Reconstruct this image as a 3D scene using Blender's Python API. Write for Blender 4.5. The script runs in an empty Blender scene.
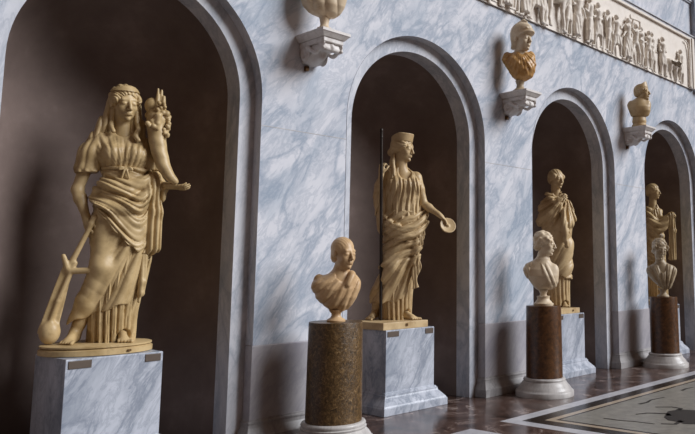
import bpy, bmesh, math, random
import numpy as np
from mathutils import Vector, Matrix

S = bpy.context.scene
C = S.collection
PI = math.pi
R = math.radians

# ------------------------------------------------------------------ camera, world, lights, exposure
cam_d = bpy.data.cameras.new('camera'); cam = bpy.data.objects.new('camera', cam_d); C.objects.link(cam)
YAW, PITCH, ROLL = .868, .132, -.003
Fv = Vector((math.sin(YAW)*math.cos(PITCH), math.cos(YAW)*math.cos(PITCH), math.sin(PITCH)))
Rv = Vector((math.cos(YAW), -math.sin(YAW), 0)); Uv = Rv.cross(Fv)
R2 = Rv*math.cos(ROLL)+Uv*math.sin(ROLL); U2 = -Rv*math.sin(ROLL)+Uv*math.cos(ROLL)
cam.matrix_world = Matrix(((R2.x, U2.x, -Fv.x, 0), (R2.y, U2.y, -Fv.y, 0), (R2.z, U2.z, -Fv.z, 1.6), (0, 0, 0, 1)))
cam_d.sensor_width = 36; cam_d.lens = 723/695*36
cam_d.shift_x = (347.5-487.3)/695; cam_d.shift_y = -(217-170.8)/695
cam_d.clip_end = 200
S.camera = cam

w = bpy.data.worlds.new('World'); S.world = w; w.use_nodes = True
bg = w.node_tree.nodes['Background']; bg.inputs[0].default_value = (.74, .43, .28, 1); bg.inputs[1].default_value = .15

sun_d = bpy.data.lights.new('skylight_daylight', 'SUN'); sun_d.energy = 4.3; sun_d.angle = R(33); sun_d.color = (.93, .96, 1.0)
sun = bpy.data.objects.new('skylight_daylight', sun_d); C.objects.link(sun)
sun.rotation_euler = Vector((-.50, .68, -.54)).to_track_quat('-Z', 'Y').to_euler(); sun.location = (14, -3, 10)
S.view_settings.view_transform = 'Standard'; S.view_settings.look = 'None'
S.view_settings.exposure = 0.0; S.view_settings.gamma = 1; S.view_settings.use_curve_mapping = False

# ------------------------------------------------------------------ materials
def mat(name, rough=.5, spec=.4):
    m = bpy.data.materials.new(name); m.use_nodes = True
    b = m.node_tree.nodes['Principled BSDF']; b.inputs['Roughness'].default_value = rough
    b.inputs['Specular IOR Level'].default_value = spec
    return m, m.node_tree, b
def N(t, kind, **kw):
    n = t.nodes.new(kind)
    for k, v in kw.items():
        if k in n.inputs: n.inputs[k].default_value = v
        else: setattr(n, k, v)
    return n
def ramp(t, fac, stops):
    n = t.nodes.new('ShaderNodeValToRGB'); e = n.color_ramp.elements
    while len(e) > 1: e.remove(e[-1])
    e[0].position = stops[0][0]; e[0].color = (*stops[0][1], 1)
    for p, c in stops[1:]:
        q = e.new(p); q.color = (*c, 1)
    t.links.new(fac, n.inputs[0]); return n.outputs[0]
def coords(t, scale=(1, 1, 1), rot=(0, 0, 0)):
    tc = t.nodes.new('ShaderNodeTexCoord'); mp = N(t, 'ShaderNodeMapping')
    mp.inputs['Scale'].default_value = scale; mp.inputs['Rotation'].default_value = rot
    t.links.new(tc.outputs['Object'], mp.inputs[0]); return mp.outputs[0]
def mix(t, a, b, f, blend='MIX'):
    n = t.nodes.new('ShaderNodeMix'); n.data_type = 'RGBA'; n.blend_type = blend
    for s, v in ((n.inputs[6], a), (n.inputs[7], b), (n.inputs[0], f)):
        if hasattr(v, 'node'): t.links.new(v, s)
        elif isinstance(v, (int, float)): s.default_value = v
        else: s.default_value = (*v, 1)
    return n.outputs[2]
def bump(t, b, h, strength, dist=.01):
    n = N(t, 'ShaderNodeBump', Strength=strength, Distance=dist); t.links.new(h, n.inputs['Height']); t.links.new(n.outputs[0], b.inputs['Normal'])
def hexc(h):
    v = [int(h[i:i+2], 16)/255 for i in (0, 2, 4)]
    return tuple(x/12.92 if x < .04045 else ((x+.055)/1.055)**2.4 for x in v)

def marble(name, base, cloud, vein, scale=1.0, tilt=-40, rough=.35, veins=1.0, spec=.3):
    m, t, b = mat(name, rough, spec)
    c0 = coords(t, (1, 1, 1), (0, R(tilt), 0)); mp2 = N(t, 'ShaderNodeMapping'); mp2.inputs['Scale'].default_value = (scale*1.5, scale*1.5, scale*.55); t.links.new(c0, mp2.inputs[0]); co = mp2.outputs[0]
    n1 = N(t, 'ShaderNodeTexNoise', Scale=1.1, Detail=6, Roughness=.6, Distortion=.35); t.links.new(co, n1.inputs[0])
    n2 = N(t, 'ShaderNodeTexNoise', Scale=1.5, Detail=8, Roughness=.62, Distortion=.55); t.links.new(co, n2.inputs[0])
    n3 = N(t, 'ShaderNodeTexNoise', Scale=3.6, Detail=6, Roughness=.7, Distortion=.5); t.links.new(co, n3.inputs[0])
    cl = ramp(t, n1.outputs[0], [(.34, cloud), (.47, base), (.58, base), (.70, cloud)])
    v = ramp(t, n2.outputs[0], [(.40, (0, 0, 0)), (.465, (.75*veins,)*3), (.49, (.30*veins,)*3), (.58, (0, 0, 0))])
    v2 = ramp(t, n3.outputs[0], [(.44, (0, 0, 0)), (.50, (.40*veins,)*3), (.55, (0, 0, 0))])
    c = mix(t, cl, vein, v)
    c = mix(t, c, vein, v2)
    t.links.new(c, b.inputs['Base Color'])
    return m

def statue_mat(name, light, mid, dark, rough=.5, scale=1.0):
    m, t, b = mat(name, rough, .35)
    co = coords(t, (scale,)*3)
    n1 = N(t, 'ShaderNodeTexNoise', Scale=5, Detail=6, Roughness=.6); t.links.new(co, n1.inputs[0])
    n2 = N(t, 'ShaderNodeTexNoise', Scale=40, Detail=4, Roughness=.6); t.links.new(co, n2.inputs[0])
    c = ramp(t, n1.outputs[0], [(.3, mid), (.55, light), (.8, light)])
    n3 = N(t, 'ShaderNodeTexNoise', Scale=11, Detail=5, Roughness=.7, Distortion=.8); t.links.new(co, n3.inputs[0])
    c = mix(t, c, dark, ramp(t, n3.outputs[0], [(.56, (0, 0, 0)), (.72, (.35,)*3)]))
    t.links.new(c, b.inputs['Base Color'])
    bump(t, b, n2.outputs[0], .15, .004)
    return m

M = {}
M['wall'] = marble('wall marble', hexc('cdced5'), hexc('b2b9c4'), hexc('8290a2'), .95, -38, .6, .9, .15)
M['dado'] = marble('dado marble', hexc('a9a5a9'), hexc('94919a'), hexc('777680'), .8, -30, .3, .5)
M['band'] = marble('arch surround marble', hexc('c6c7cd'), hexc('abb0ba'), hexc('7d8796'), 1.2, -15, .5, .6, .2)
M['ped'] = marble('pedestal marble', hexc('b6bac4'), hexc('989ea9'), hexc('757d8b'), 1.5, -30, .3)
M['base'] = marble('base marble', hexc('bdb9b6'), hexc('a39f9e'), hexc('85817f'), 1.2, -10, .3, .5)
M['skirt'] = marble('skirting marble', hexc('a5a2a2'), hexc('8d8a8a'), hexc('6f6c6e'), 1.2, -10, .35, .6)
M['console'] = marble('console marble', hexc('d8d3d0'), hexc('bdb5b0'), hexc('a09890'), 2, -10, .45, .3)
M['frieze'] = statue_mat('frieze stone', hexc('e0d8ce'), hexc('d2c8bc'), hexc('a3917c'), .6)
M['frieze_bg'] = statue_mat('frieze ground stone', hexc('ded6cd'), hexc('d4cbc1'), hexc('b8a894'), .6)
M['old'] = statue_mat('aged yellowish marble', hexc('bda479'), hexc('9a8056'), hexc('5f4a2a'), .42)
M['old_pale'] = statue_mat('aged pale marble', hexc('c3aa82'), hexc('a68a62'), hexc('705638'), .42)
M['bust_tan'] = statue_mat('tan marble', hexc('c6a67e'), hexc('ad8b64'), hexc('755638'), .42)
M['bust_white'] = statue_mat('ivory marble', hexc('d3c1a6'), hexc('bda688'), hexc('806848'), .45)
M['ochre'] = statue_mat('ochre alabaster', hexc('bd935c'), hexc('9c7040'), hexc('6d441c'), .35, 2)
M['bust_grey'] = statue_mat('grey ivory marble', hexc('ab9a80'), hexc('927d62'), hexc('6d5a44'), .45)

m, t, b = mat('dark niche plaster', .75, .2)
co = coords(t, (1, 1, 1)); n1 = N(t, 'ShaderNodeTexNoise', Scale=1.6, Detail=8, Roughness=.65); t.links.new(co, n1.inputs[0])
t.links.new(ramp(t, n1.outputs[0], [(.3, hexc('655752')), (.55, hexc('74655f')), (.75, hexc('897873'))]), b.inputs['Base Color']); M['niche'] = m

m, t, b = mat('brown granite shaft', .38, .45)
co = coords(t, (1, 1, 1)); n1 = N(t, 'ShaderNodeTexNoise', Scale=26, Detail=8, Roughness=.75, Distortion=1.2); t.links.new(co, n1.inputs[0])
n2 = N(t, 'ShaderNodeTexVoronoi', Scale=34); t.links.new(co, n2.inputs[0])
c = ramp(t, n1.outputs[0], [(.35, hexc('2c200f')), (.5, hexc('523c20')), (.62, hexc('745a38')), (.74, hexc('b39a70'))])
t.links.new(c, b.inputs['Base Color']); bump(t, b, n1.outputs[0], .5, .01); M['granite'] = m
m, t, b = mat('dark porphyry shaft', .33, .5)
co = coords(t, (1, 1, 1)); n1 = N(t, 'ShaderNodeTexNoise', Scale=18, Detail=6, Roughness=.7); t.links.new(co, n1.inputs[0])
t.links.new(ramp(t, n1.outputs[0], [(.35, hexc('331f10')), (.55, hexc('55361d')), (.75, hexc('704c2c'))]), b.inputs['Base Color']); M['porphyry'] = m

def plain(name, col, rough=.5, metal=0):
    m, t, b = mat(name, rough); co = coords(t, (1, 1, 1))
    n1 = N(t, 'ShaderNodeTexNoise', Scale=30, Detail=4); t.links.new(co, n1.inputs[0])
    t.links.new(mix(t, tuple(x*.85 for x in col), tuple(min(1, x*1.1) for x in col), n1.outputs[0]), b.inputs['Base Color'])
    b.inputs['Metallic'].default_value = metal; return m
M['staff'] = plain('dark bronze staff', hexc('2a211b'), .45, .3)
M['plaque'] = plain('bronze plaque', hexc('5d5148'), .5, .4)
M['brass'] = plain('small brass tag', hexc('5c4020'), .5, .5)

m, t, b = mat('polished floor marble', .16, .6)
co = coords(t, (1, 1, 1)); n1 = N(t, 'ShaderNodeTexNoise', Scale=2.2, Detail=7, Roughness=.68, Distortion=1.6); t.links.new(co, n1.inputs[0])
n2 = N(t, 'ShaderNodeTexNoise', Scale=2.5, Detail=3); t.links.new(co, n2.inputs[0])
t.links.new(ramp(t, n1.outputs[0], [(.36, hexc('2b201b')), (.47, hexc('4b3a34')), (.57, hexc('5f4c45')), (.66, hexc('9a8b84'))]), b.inputs['Base Color'])
rr = N(t, 'ShaderNodeMapRange'); rr.inputs[3].default_value = .10; rr.inputs[4].default_value = .28; t.links.new(n2.outputs[0], rr.inputs[0]); t.links.new(rr.outputs[0], b.inputs['Roughness'])
M['floor'] = m
def stone(name, a, bcol, sc=3, rough=.25):
    m, t, b = mat(name, rough, .5); co = coords(t, (1, 1, 1))
    n1 = N(t, 'ShaderNodeTexNoise', Scale=sc, Detail=8, Roughness=.7); t.links.new(co, n1.inputs[0])
    t.links.new(ramp(t, n1.outputs[0], [(.3, a), (.7, bcol)]), b.inputs['Base Color']); return m
M['inlay_white'] = stone('white inlay', hexc('a9a8ae'), hexc('c9c8cc'))
M['inlay_dark'] = stone('dark brown inlay', hexc('1d1610'), hexc('291f17'))
M['inlay_cream'] = stone('cream inlay', hexc('a08f7c'), hexc('b5a691'))
M['mosaic'] = stone('grey mosaic', hexc('6f6c65'), hexc('948f86'), 9, .35)
M['mosaic_dark'] = stone('black mosaic', hexc('1b1511'), hexc('2b231d'), 9, .6)

# ------------------------------------------------------------------ object helpers
def link(o, parent=None):
    C.objects.link(o)
    if parent is not None: o.parent = parent
    return o
def tag(o, label, cat, group=None):
    o['label'] = label; o['category'] = cat
    if group: o['group'] = group
    return o
def empty(name, loc, label, cat, group=None):
    o = bpy.data.objects.new(name, None); C.objects.link(o); o.location = loc; o.empty_display_size = .1
    return tag(o, label, cat, group)
def mesh_obj(name, verts, faces, material, parent=None, smooth=False, kind=None):
    me = bpy.data.meshes.new(name); me.from_pydata([tuple(map(float, v)) for v in verts], [], [tuple(f) for f in faces])
    me.materials.append(material)
    if smooth: me.shade_smooth()
    me.update()
    o = link(bpy.data.objects.new(name, me), parent)
    if kind: o['kind'] = kind
    return o
def bm_obj(name, bm, material, parent=None, smooth=False, kind=None, bevel=0):
    bmesh.ops.recalc_face_normals(bm, faces=bm.faces)
    me = bpy.data.meshes.new(name); bm.to_mesh(me); bm.free(); me.materials.append(material)
    if smooth: me.shade_smooth()
    o = link(bpy.data.objects.new(name, me), parent)
    if bevel:
        md = o.modifiers.new('bevel', 'BEVEL'); md.width = bevel; md.segments = 2; md.limit_method = 'ANGLE'
    if kind: o['kind'] = kind
    return o
def bx(bm, x0, x1, y0, y1, z0, z1):
    v = [bm.verts.new(p) for p in ((x0,y0,z0),(x1,y0,z0),(x1,y1,z0),(x0,y1,z0),(x0,y0,z1),(x1,y0,z1),(x1,y1,z1),(x0,y1,z1))]
    for f in ((0,3,2,1),(4,5,6,7),(0,1,5,4),(1,2,6,5),(2,3,7,6),(3,0,4,7)): bm.faces.new([v[i] for i in f])
def box(name, x0, x1, y0, y1, z0, z1, m, parent=None, kind=None, bevel=0):
    bm = bmesh.new(); bx(bm, x0, x1, y0, y1, z0, z1); return bm_obj(name, bm, m, parent, False, kind, bevel)
def rings(bm, rs, cap=True, close=True):
    vs = [[bm.verts.new(p) for p in r] for r in rs]
    n = len(vs[0])
    for a, b_ in zip(vs, vs[1:]):
        for i in range(n if close else n-1):
            j = (i+1) % n
            bm.faces.new((a[i], a[j], b_[j], b_[i]))
    if cap: bm.faces.new(list(reversed(vs[0]))); bm.faces.new(vs[-1])
    return vs
def block(name, x0, x1, y0, y1, prof, m, parent=None, kind=None, back=True):
    """rectangular block whose sides follow a moulding profile of (offset, z)"""
    bm = bmesh.new()
    rings(bm, [[(x0-o, y0-o, z), (x1+o, y0-o, z), (x1+o, y1+(o if back else 0), z), (x0-o, y1+(o if back else 0), z)] for o, z in prof])
    return bm_obj(name, bm, m, parent, False, kind, .004)
def lathe(name, cx, cy, prof, m, parent=None, seg=64, smooth=True, sx=1, sy=1):
    bm = bmesh.new()
    rings(bm, [[(cx+sx*r*math.cos(2*PI*i/seg), cy+sy*r*math.sin(2*PI*i/seg), z) for i in range(seg)] for r, z in prof])
    o = bm_obj(name, bm, m, parent, smooth)
    md = o.modifiers.new('edge', 'EDGE_SPLIT'); md.split_angle = R(50)
    return o
# ------------------------------------------------------------------ sculpting: signed-distance volumes polygonised with surface nets
f32 = np.float32
def rotm(yaw=0, pitch=0, roll=0):
    """local -> world; yaw>0 turns the face (local -y) towards +x, pitch>0 looks down, roll>0 tilts to +x"""
    y, p, r = R(yaw), R(pitch), R(roll)
    A = np.array([[math.cos(y), -math.sin(y), 0], [math.sin(y), math.cos(y), 0], [0, 0, 1]])
    B = np.array([[1, 0, 0], [0, math.cos(p), -math.sin(p)], [0, math.sin(p), math.cos(p)]])
    D = np.array([[math.cos(r), 0, math.sin(r)], [0, 1, 0], [-math.sin(r), 0, math.cos(r)]])
    return A @ D @ B
def smin(a, b, k):
    if k <= 0: return np.minimum(a, b)
    h = np.maximum(k-np.abs(a-b), 0)/k
    return np.minimum(a, b)-h*h*k*.25
def smax(a, b, k): return -smin(-a, -b, k)
def sstep(a, b, x):
    t = np.clip((x-a)/(b-a), 0, 1); return t*t*(3-2*t)
def ridge(ph, p=.75): return np.abs(np.sin(ph))**p-.55
def wob(x, y, z, s=1.0, o=0.0):
    return (np.sin(7.1*s*x+3.3*s*z+o)+np.sin(5.3*s*y-6.1*s*z+2.1+o*1.7)+np.sin(11.7*s*z+4.9*s*x+o*.6)*.6)/2.6

class Vol:
    def __init__(s, lo, hi, h):
        s.lo = np.array(lo, float); s.h = h
        s.n = np.ceil((np.array(hi)-s.lo)/h).astype(int)+1
        s.d = np.full(s.n, 1.0, f32)
        s.fr = (np.eye(3), np.zeros(3), 1.0)
    def frame(s, Rm=None, t=(0, 0, 0), sc=1.0):
        s.fr = (np.eye(3) if Rm is None else Rm, np.array(t, float), sc); return s
    def op(s, fn, lo=None, hi=None, k=.02, mode='u'):
        """fn(x,y,z)->distance in the current frame, evaluated only in the frame box lo..hi"""
        Rm, t, sc = s.fr
        if lo is None: i0 = np.zeros(3, int); i1 = s.n
        else:
            m = k*1.1/sc+2*s.h/sc
            c = np.array([[x, y, z] for x in (lo[0]-m, hi[0]+m) for y in (lo[1]-m, hi[1]+m) for z in (lo[2]-m, hi[2]+m)])
            wc = c @ Rm.T*sc+t
            i0 = np.clip(np.floor((wc.min(0)-s.lo)/s.h).astype(int), 0, s.n); i1 = np.clip(np.ceil((wc.max(0)-s.lo)/s.h).astype(int)+1, 0, s.n)
            if (i1 <= i0).any(): return s
        g = [(s.lo[a]+s.h*np.arange(i0[a], i1[a])-t[a]).astype(f32)/f32(sc) for a in range(3)]
        if np.allclose(Rm, np.eye(3)):
            x, y, z = np.broadcast_arrays(g[0][:, None, None], g[1][None, :, None], g[2][None, None, :])
        else:
            a, b, c = g[0][:, None, None], g[1][None, :, None], g[2][None, None, :]
            q = Rm.T.astype(f32)
            x, y, z = (q[i, 0]*a+q[i, 1]*b+q[i, 2]*c for i in range(3))
        v = fn(x, y, z)
        sl = tuple(slice(i0[a], i1[a]) for a in range(3))
        D = s.d[sl]
        if mode == 'u': D[...] = smin(D, v*sc, k)
        elif mode == 's': D[...] = smax(D, -v*sc, k)
        elif mode == 'i': D[...] = smax(D, v*sc, k)
        elif mode == 'd': D[...] = D+v*sc
        return s
    def ell(s, c, r, k=.02, mode='u', Rm=None):
        c = np.array(c, float); r = np.array(r if hasattr(r, '__len__') else (r, r, r), float)
        m = r.max() if Rm is not None else None
        def fn(x, y, z):
            X, Y, Z = x-c[0], y-c[1], z-c[2]
            if Rm is not None:
                q = Rm.T; X, Y, Z = (q[i, 0]*X+q[i, 1]*Y+q[i, 2]*Z for i in range(3))
            k0 = np.sqrt((X/r[0])**2+(Y/r[1])**2+(Z/r[2])**2); k1 = np.sqrt((X/r[0]**2)**2+(Y/r[1]**2)**2+(Z/r[2]**2)**2)+1e-6
            return k0*(k0-1)/k1
        e = r if m is None else np.array([m]*3)
        return s.op(fn, c-e, c+e, k, mode)
    def cap(s, a, b, ra, rb=None, k=.02, mode='u'):
        rb = ra if rb is None else rb
        a = np.array(a, float); b = np.array(b, float); ab = b-a; L = float(ab@ab)+1e-9; m = max(ra, rb)
        def fn(x, y, z):
            px, py, pz = x-a[0], y-a[1], z-a[2]
            h = np.clip((px*ab[0]+py*ab[1]+pz*ab[2])/L, 0, 1)
            return np.sqrt((px-ab[0]*h)**2+(py-ab[1]*h)**2+(pz-ab[2]*h)**2)-(ra+(rb-ra)*h)
        return s.op(fn, np.minimum(a, b)-m, np.maximum(a, b)+m, k, mode)
    def chain(s, pts, k=.02, mode='u'):
        """pts: [(x,y,z,r), ...]"""
        for p, q in zip(pts, pts[1:]): s.cap(p[:3], q[:3], p[3], q[3], k, mode)
        return s
    def curve(s, pts, n=5, k=.02, mode='u'):
        P = np.array(pts, float); out = []
        P = np.vstack([2*P[0]-P[1], P, 2*P[-1]-P[-2]])
        for i in range(1, len(P)-2):
            for j in range(n):
                t = j/n
                out.append(.5*((2*P[i])+(-P[i-1]+P[i+1])*t+(2*P[i-1]-5*P[i]+4*P[i+1]-P[i+2])*t*t+(-P[i-1]+3*P[i]-3*P[i+1]+P[i+2])*t**3))
        out.append(P[-2]); return s.chain(out, k, mode)
    def mesh(s, name, material, parent=None, rot=0.0, off=(0, 0, 0), smooth=True):
        d = s.d; neg = d < 0
        c = np.zeros(np.array(d.shape)-1, np.int8)
        for i in (0, 1):
            for j in (0, 1):
                for k in (0, 1): c += neg[i:i+c.shape[0], j:j+c.shape[1], k:k+c.shape[2]]
        cells = np.argwhere((c > 0) & (c < 8))
        if not len(cells): raise RuntimeError('empty '+name)
        idx = np.full(c.shape, -1, np.int64); idx[tuple(cells.T)] = np.arange(len(cells))
        acc = np.zeros((len(cells), 3)); cnt = np.zeros(len(cells))
        cor = [(i, j, k) for i in (0, 1) for j in (0, 1) for k in (0, 1)]
        val = {q: d[cells[:, 0]+q[0], cells[:, 1]+q[1], cells[:, 2]+q[2]].astype(float) for q in cor}
        for p in cor:
            for ax in range(3):
                if p[ax]: continue
                q = list(p); q[ax] = 1; q = tuple(q)
                a, b = val[p], val[q]; cr = (a < 0) != (b < 0)
                t = np.where(cr, a/np.where(cr, a-b, 1), 0)
                pos = np.array(p, float)[None, :].repeat(len(cells), 0); pos[:, ax] = t
                acc[cr] += pos[cr]; cnt[cr] += 1
        V = (cells+acc/cnt[:, None])*s.h+s.lo
        F = []
        for ax in range(3):
            u, v = (ax+1) % 3, (ax+2) % 3
            sl0 = [slice(1, -1)]*3; sl1 = [slice(1, -1)]*3; sl0[ax] = slice(0, -1); sl1[ax] = slice(1, None)
            A, B = neg[tuple(sl0)], neg[tuple(sl1)]
            e = np.argwhere(A != B)
            if not len(e): continue
            fl = A[tuple(e.T)]
            base = e+1; base[:, ax] -= 1
            def at(du, dv):
                q = base.copy(); q[:, u] -= du; q[:, v] -= dv; return idx[tuple(q.T)]
            quad = np.stack([at(0, 0), at(1, 0), at(1, 1), at(0, 1)], 1)
            quad[~fl] = quad[~fl][:, ::-1]; F.append(quad)
        F = np.concatenate(F)
        F = F[(F >= 0).all(1)]
        if rot:
            cr, sr = math.cos(rot), math.sin(rot)
            V[:, :2] = np.stack([V[:, 0]*cr-V[:, 1]*sr, V[:, 0]*sr+V[:, 1]*cr], 1)
        V += np.array(off)
        me = bpy.data.meshes.new(name); me.vertices.add(len(V)); me.vertices.foreach_set('co', V.astype(f32).ravel())
        me.loops.add(len(F)*4); me.loops.foreach_set('vertex_index', F.ravel().astype(np.int32))
        me.polygons.add(len(F)); me.polygons.foreach_set('loop_start', np.arange(0, len(F)*4, 4, dtype=np.int32))
        me.polygons.foreach_set('loop_total', np.full(len(F), 4, np.int32))
        me.update(calc_edges=True); me.validate(); me.materials.append(material); me.shade_smooth()
        return link(bpy.data.objects.new(name, me), parent)

def loft(table):
    """table rows: z, x-left, x-right, y-front, y-back -> elliptical tube"""
    T = np.array(table, float)[np.argsort([r[0] for r in table])]
    zz = np.linspace(T[0, 0], T[-1, 0], 200); cols = []
    for c in range(1, 5):
        v = np.interp(zz, T[:, 0], T[:, c]); k = 13; ker = np.hanning(k+2)[1:-1]; ker /= ker.sum()
        cols.append(np.convolve(np.pad(v, k//2, mode='edge'), ker, 'valid'))
    z0, z1 = T[0, 0], T[-1, 0]
    def par(z):
        return [np.interp(z, zz, c).astype(f32) for c in cols]
    def fn(x, y, z):
        xl, xr, yf, yb = par(z[:1, :1, :]) if z.ndim == 3 and z.strides[0] == 0 else par(z)
        a, b = (xr-xl)/2, (yb-yf)/2; X, Y = x-(xl+xr)/2, y-(yf+yb)/2
        k0 = np.sqrt((X/a)**2+(Y/b)**2); k1 = np.sqrt((X/a**2)**2+(Y/b**2)**2)+1e-5
        return smax(k0*(k0-1)/k1, np.maximum(z0-z, z-z1), .015)
    fn.par = par; fn.z = (z0, z1)
    return fn

def head(v, pos, yaw, pitch=0, roll=0, sc=1.2, female=True, neck_to=None, neck_r=.052):
    v.frame(rotm(yaw, pitch, roll), pos, sc)
    v.ell((0, .015, .038), (.076, .096, .084), .01)
    v.ell((0, -.028, -.018), (.061, .066, .096), .03)
    v.ell((0, -.036, -.075), (.046 if female else .052, .05, .038), .03)
    v.ell((0, -.080, -.101), .017, .02)
    v.cap((-.040, -.078, .026), (.040, -.078, .026), .012, .012, .018)
    for s_ in (-1, 1):
        v.ell((.032*s_, -.111, .003), (.020, .027, .014), .009, 's')
        v.ell((.031*s_, -.081, .001), (.0175, .016, .0120), .005)
        v.cap((.016*s_, -.091, .010), (.047*s_, -.082, .008), .0042, .0035, .004)
        v.ell((.038*s_, -.064, -.028), (.024, .022, .026), .025)
        v.ell((.078*s_, .012, -.004), (.010, .020, .030), .008)
    v.chain([(0, -.090, .022, .0085), (0, -.106, -.008, .0095), (0, -.117, -.033, .0115)], .010)
    for s_ in (-1, 1): v.ell((.0125*s_, -.103, -.037), .0085, .006)
    v.ell((0, -.086, -.064), (.028, .016, .020), .012)
    v.cap((-.023, -.095, -.0625), (.023, -.095, -.0625), .0038, .0038, .003, 's')
    v.cap((-.015, -.0985, -.0575), (.015, -.0985, -.0575), .0052, .0052, .005)
    v.cap((-.012, -.0975, -.0680), (.012, -.0975, -.0680), .0060, .0060, .005)
    v.cap((-.014, -.088, -.082), (.014, -.088, -.082), .004, .004, .01, 's')
    Rm, t, s2 = v.fr; base = Rm @ (np.array([0, .018, -.07])*s2)+t
    v.frame()
    if neck_to is not None: v.cap(base, neck_to, neck_r*sc, neck_r*sc*1.25, .03)
def hair(v, pos, yaw, pitch=0, roll=0, sc=1.2, style='wavy', seed=0.0):
    v.frame(rotm(yaw, pitch, roll), pos, sc)
    g = dict(wavy=.013, short=.006, curly=.010, straight=.008)[style]
    v.ell((0, .020, .040), (.076+g, .094+g, .082+g), .01)
    if style in ('wavy', 'straight'): v.ell((0, .075, -.005), (.06, .05, .06), .03)
    else: v.ell((0, .060, -.03), (.066, .05, .06), .03)
    for s_ in (-1, 1):
        if style != 'short': v.ell((.071*s_, -.022, .030), (.024, .050, .040), .02)
    def disp(x, y, z):
        if style == 'curly':
            return .010*(np.sin(62*x+seed)*np.sin(58*y+1+seed)*np.sin(60*z+2)+.5*np.sin(105*x+2*y)*np.sin(95*z+70*y))*-1
        th = np.arctan2(z-.03, np.sqrt((y+.10)**2+x*x*.6))
        a = np.arctan2(x, z+.06)
        fr = dict(wavy=16, straight=20, short=22)[style]
        return -(.010 if style != 'short' else .0035)*ridge(fr*a+2.2*np.sin(24*y+3*th+seed), .8)
    v.op(disp, (-.12, -.14, -.09), (.12, .15, .16), 0, 'd')
    # the face stays free of hair
    zf = .062 if style != 'short' else .060
    v.ell((0, -.105, zf-.095), (.072 if style != 'curly' else .066, .070, .098), .008, 's')
    v.op(lambda x, y, z: -(z+.055+.35*np.maximum(y, -.06))*1.0, None, None, .01, 'i') if style in ('short', 'curly') else v.op(lambda x, y, z: -(z+.062), None, None, .01, 'i')
    v.frame()
def hand(v, w, d, n, sc=1.2, curl=(25, 35, 25), spread=6, thumb=35, right=1):
    """w wrist point, d direction of the fingers, n back-of-hand normal; five bent fingers on a palm"""
    d = np.array(d, float); d /= np.linalg.norm(d); n = np.array(n, float); n -= d*(n@d); n /= np.linalg.norm(n); s_ = np.cross(d, n)*right
    w = np.array(w, float); L = .09*sc
    v.ell(w+d*L*.52, (.036*sc, .017*sc, .050*sc), .015, 'u', np.stack([s_, n, d], 1))
    v.cap(w-d*.02*sc, w+d*.03*sc, .024*sc, .024*sc, .02)
    for i, (ln, o) in enumerate(((.072, -.027), (.080, -.009), (.075, .009), (.060, .026))):
        p = w+d*L*.93+s_*o*sc; ang = 0; r = .0095*sc
        side = math.tan(R((i-1.5)*spread))
        q = d+s_*side; q /= np.linalg.norm(q)
        for j, (fr, c) in enumerate(zip((.45, .32, .23), curl)):
            ang += R(c); dd = q*math.cos(ang)-n*math.sin(ang)
            e = p+dd*ln*fr*sc; v.cap(p, e, r, r*.9, .004); p = e; r *= .9
    p = w+d*L*.25-s_*.028*sc; dd = d*math.cos(R(thumb))-s_*math.sin(R(thumb))*.8-n*.4; dd /= np.linalg.norm(dd)
    e = p+dd*.045*sc; v.cap(p, e, .013*sc, .011*sc, .01); dd = dd*.7+d*.5-n*.3; dd /= np.linalg.norm(dd); v.cap(e, e+dd*.032*sc, .011*sc, .009*sc, .004)
def foot(v, heel, toe, sc=1.2):
    heel = np.array(heel, float); toe = np.array(toe, float); d = toe-heel; L = np.linalg.norm(d); d /= L; s_ = np.cross(d, (0, 0, 1)); s_ /= np.linalg.norm(s_)
    v.cap(heel+(0, 0, .03*sc), heel+d*L*.7+(0, 0, .016*sc), .032*sc, .022*sc, .03)
    v.cap(heel+(0, 0, .085*sc), heel+d*L*.6+(0, 0, .03*sc), .033*sc, .024*sc, .03)
    v.ell(heel+d*L*.68+(0, 0, .016*sc), (.040*sc, .045*sc, .020*sc), .02)
    for i in range(5):
        o = (i-2)*.0175*sc; l = L*(1.0-.045*i if True else 1)
        v.cap(heel+d*L*.72+s_*o+(0, 0, .018*sc), heel+d*l+s_*o*1.1+(0, 0, .010*sc), .0105*sc, (.0125 if i == 0 else .0095)*sc, .005)
def arm(v, sh, el, wr, sc=1.2, k=.03):
    sh, el, wr = (np.array(q, float) for q in (sh, el, wr))
    m = sh+(el-sh)*.4; f = el+(wr-el)*.3
    v.chain([(*sh, .056*sc), (*m, .047*sc), (*el, .036*sc)], k); v.chain([(*el, .037*sc), (*f, .039*sc), (*wr, .024*sc)], k)
# ------------------------------------------------------------------ setting
WY, BY, IY = 6.005, 6.125, 6.345       # wall face, arch surround face, back edge of the inner reveal
PER, RO, RI, HS = 3.274, 1.127, .967, 3.19
CX = [2.637+PER*i for i in range(4)]
PIER = [(3.764+PER*i, 4.784+PER*i) for i in range(3)]
WX0, WX1, WTOP = -2.0, 16.5, 8.2

def outline(cx, r, n=40):
    pts = [(cx-r, 0), (cx-r, .9), (cx-r, 2.0)]
    pts += [(cx-r*math.cos(PI*i/n), HS+r*math.sin(PI*i/n)) for i in range(n+1)]
    return pts+[(cx+r, 2.0), (cx+r, .9), (cx+r, 0)]

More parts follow.
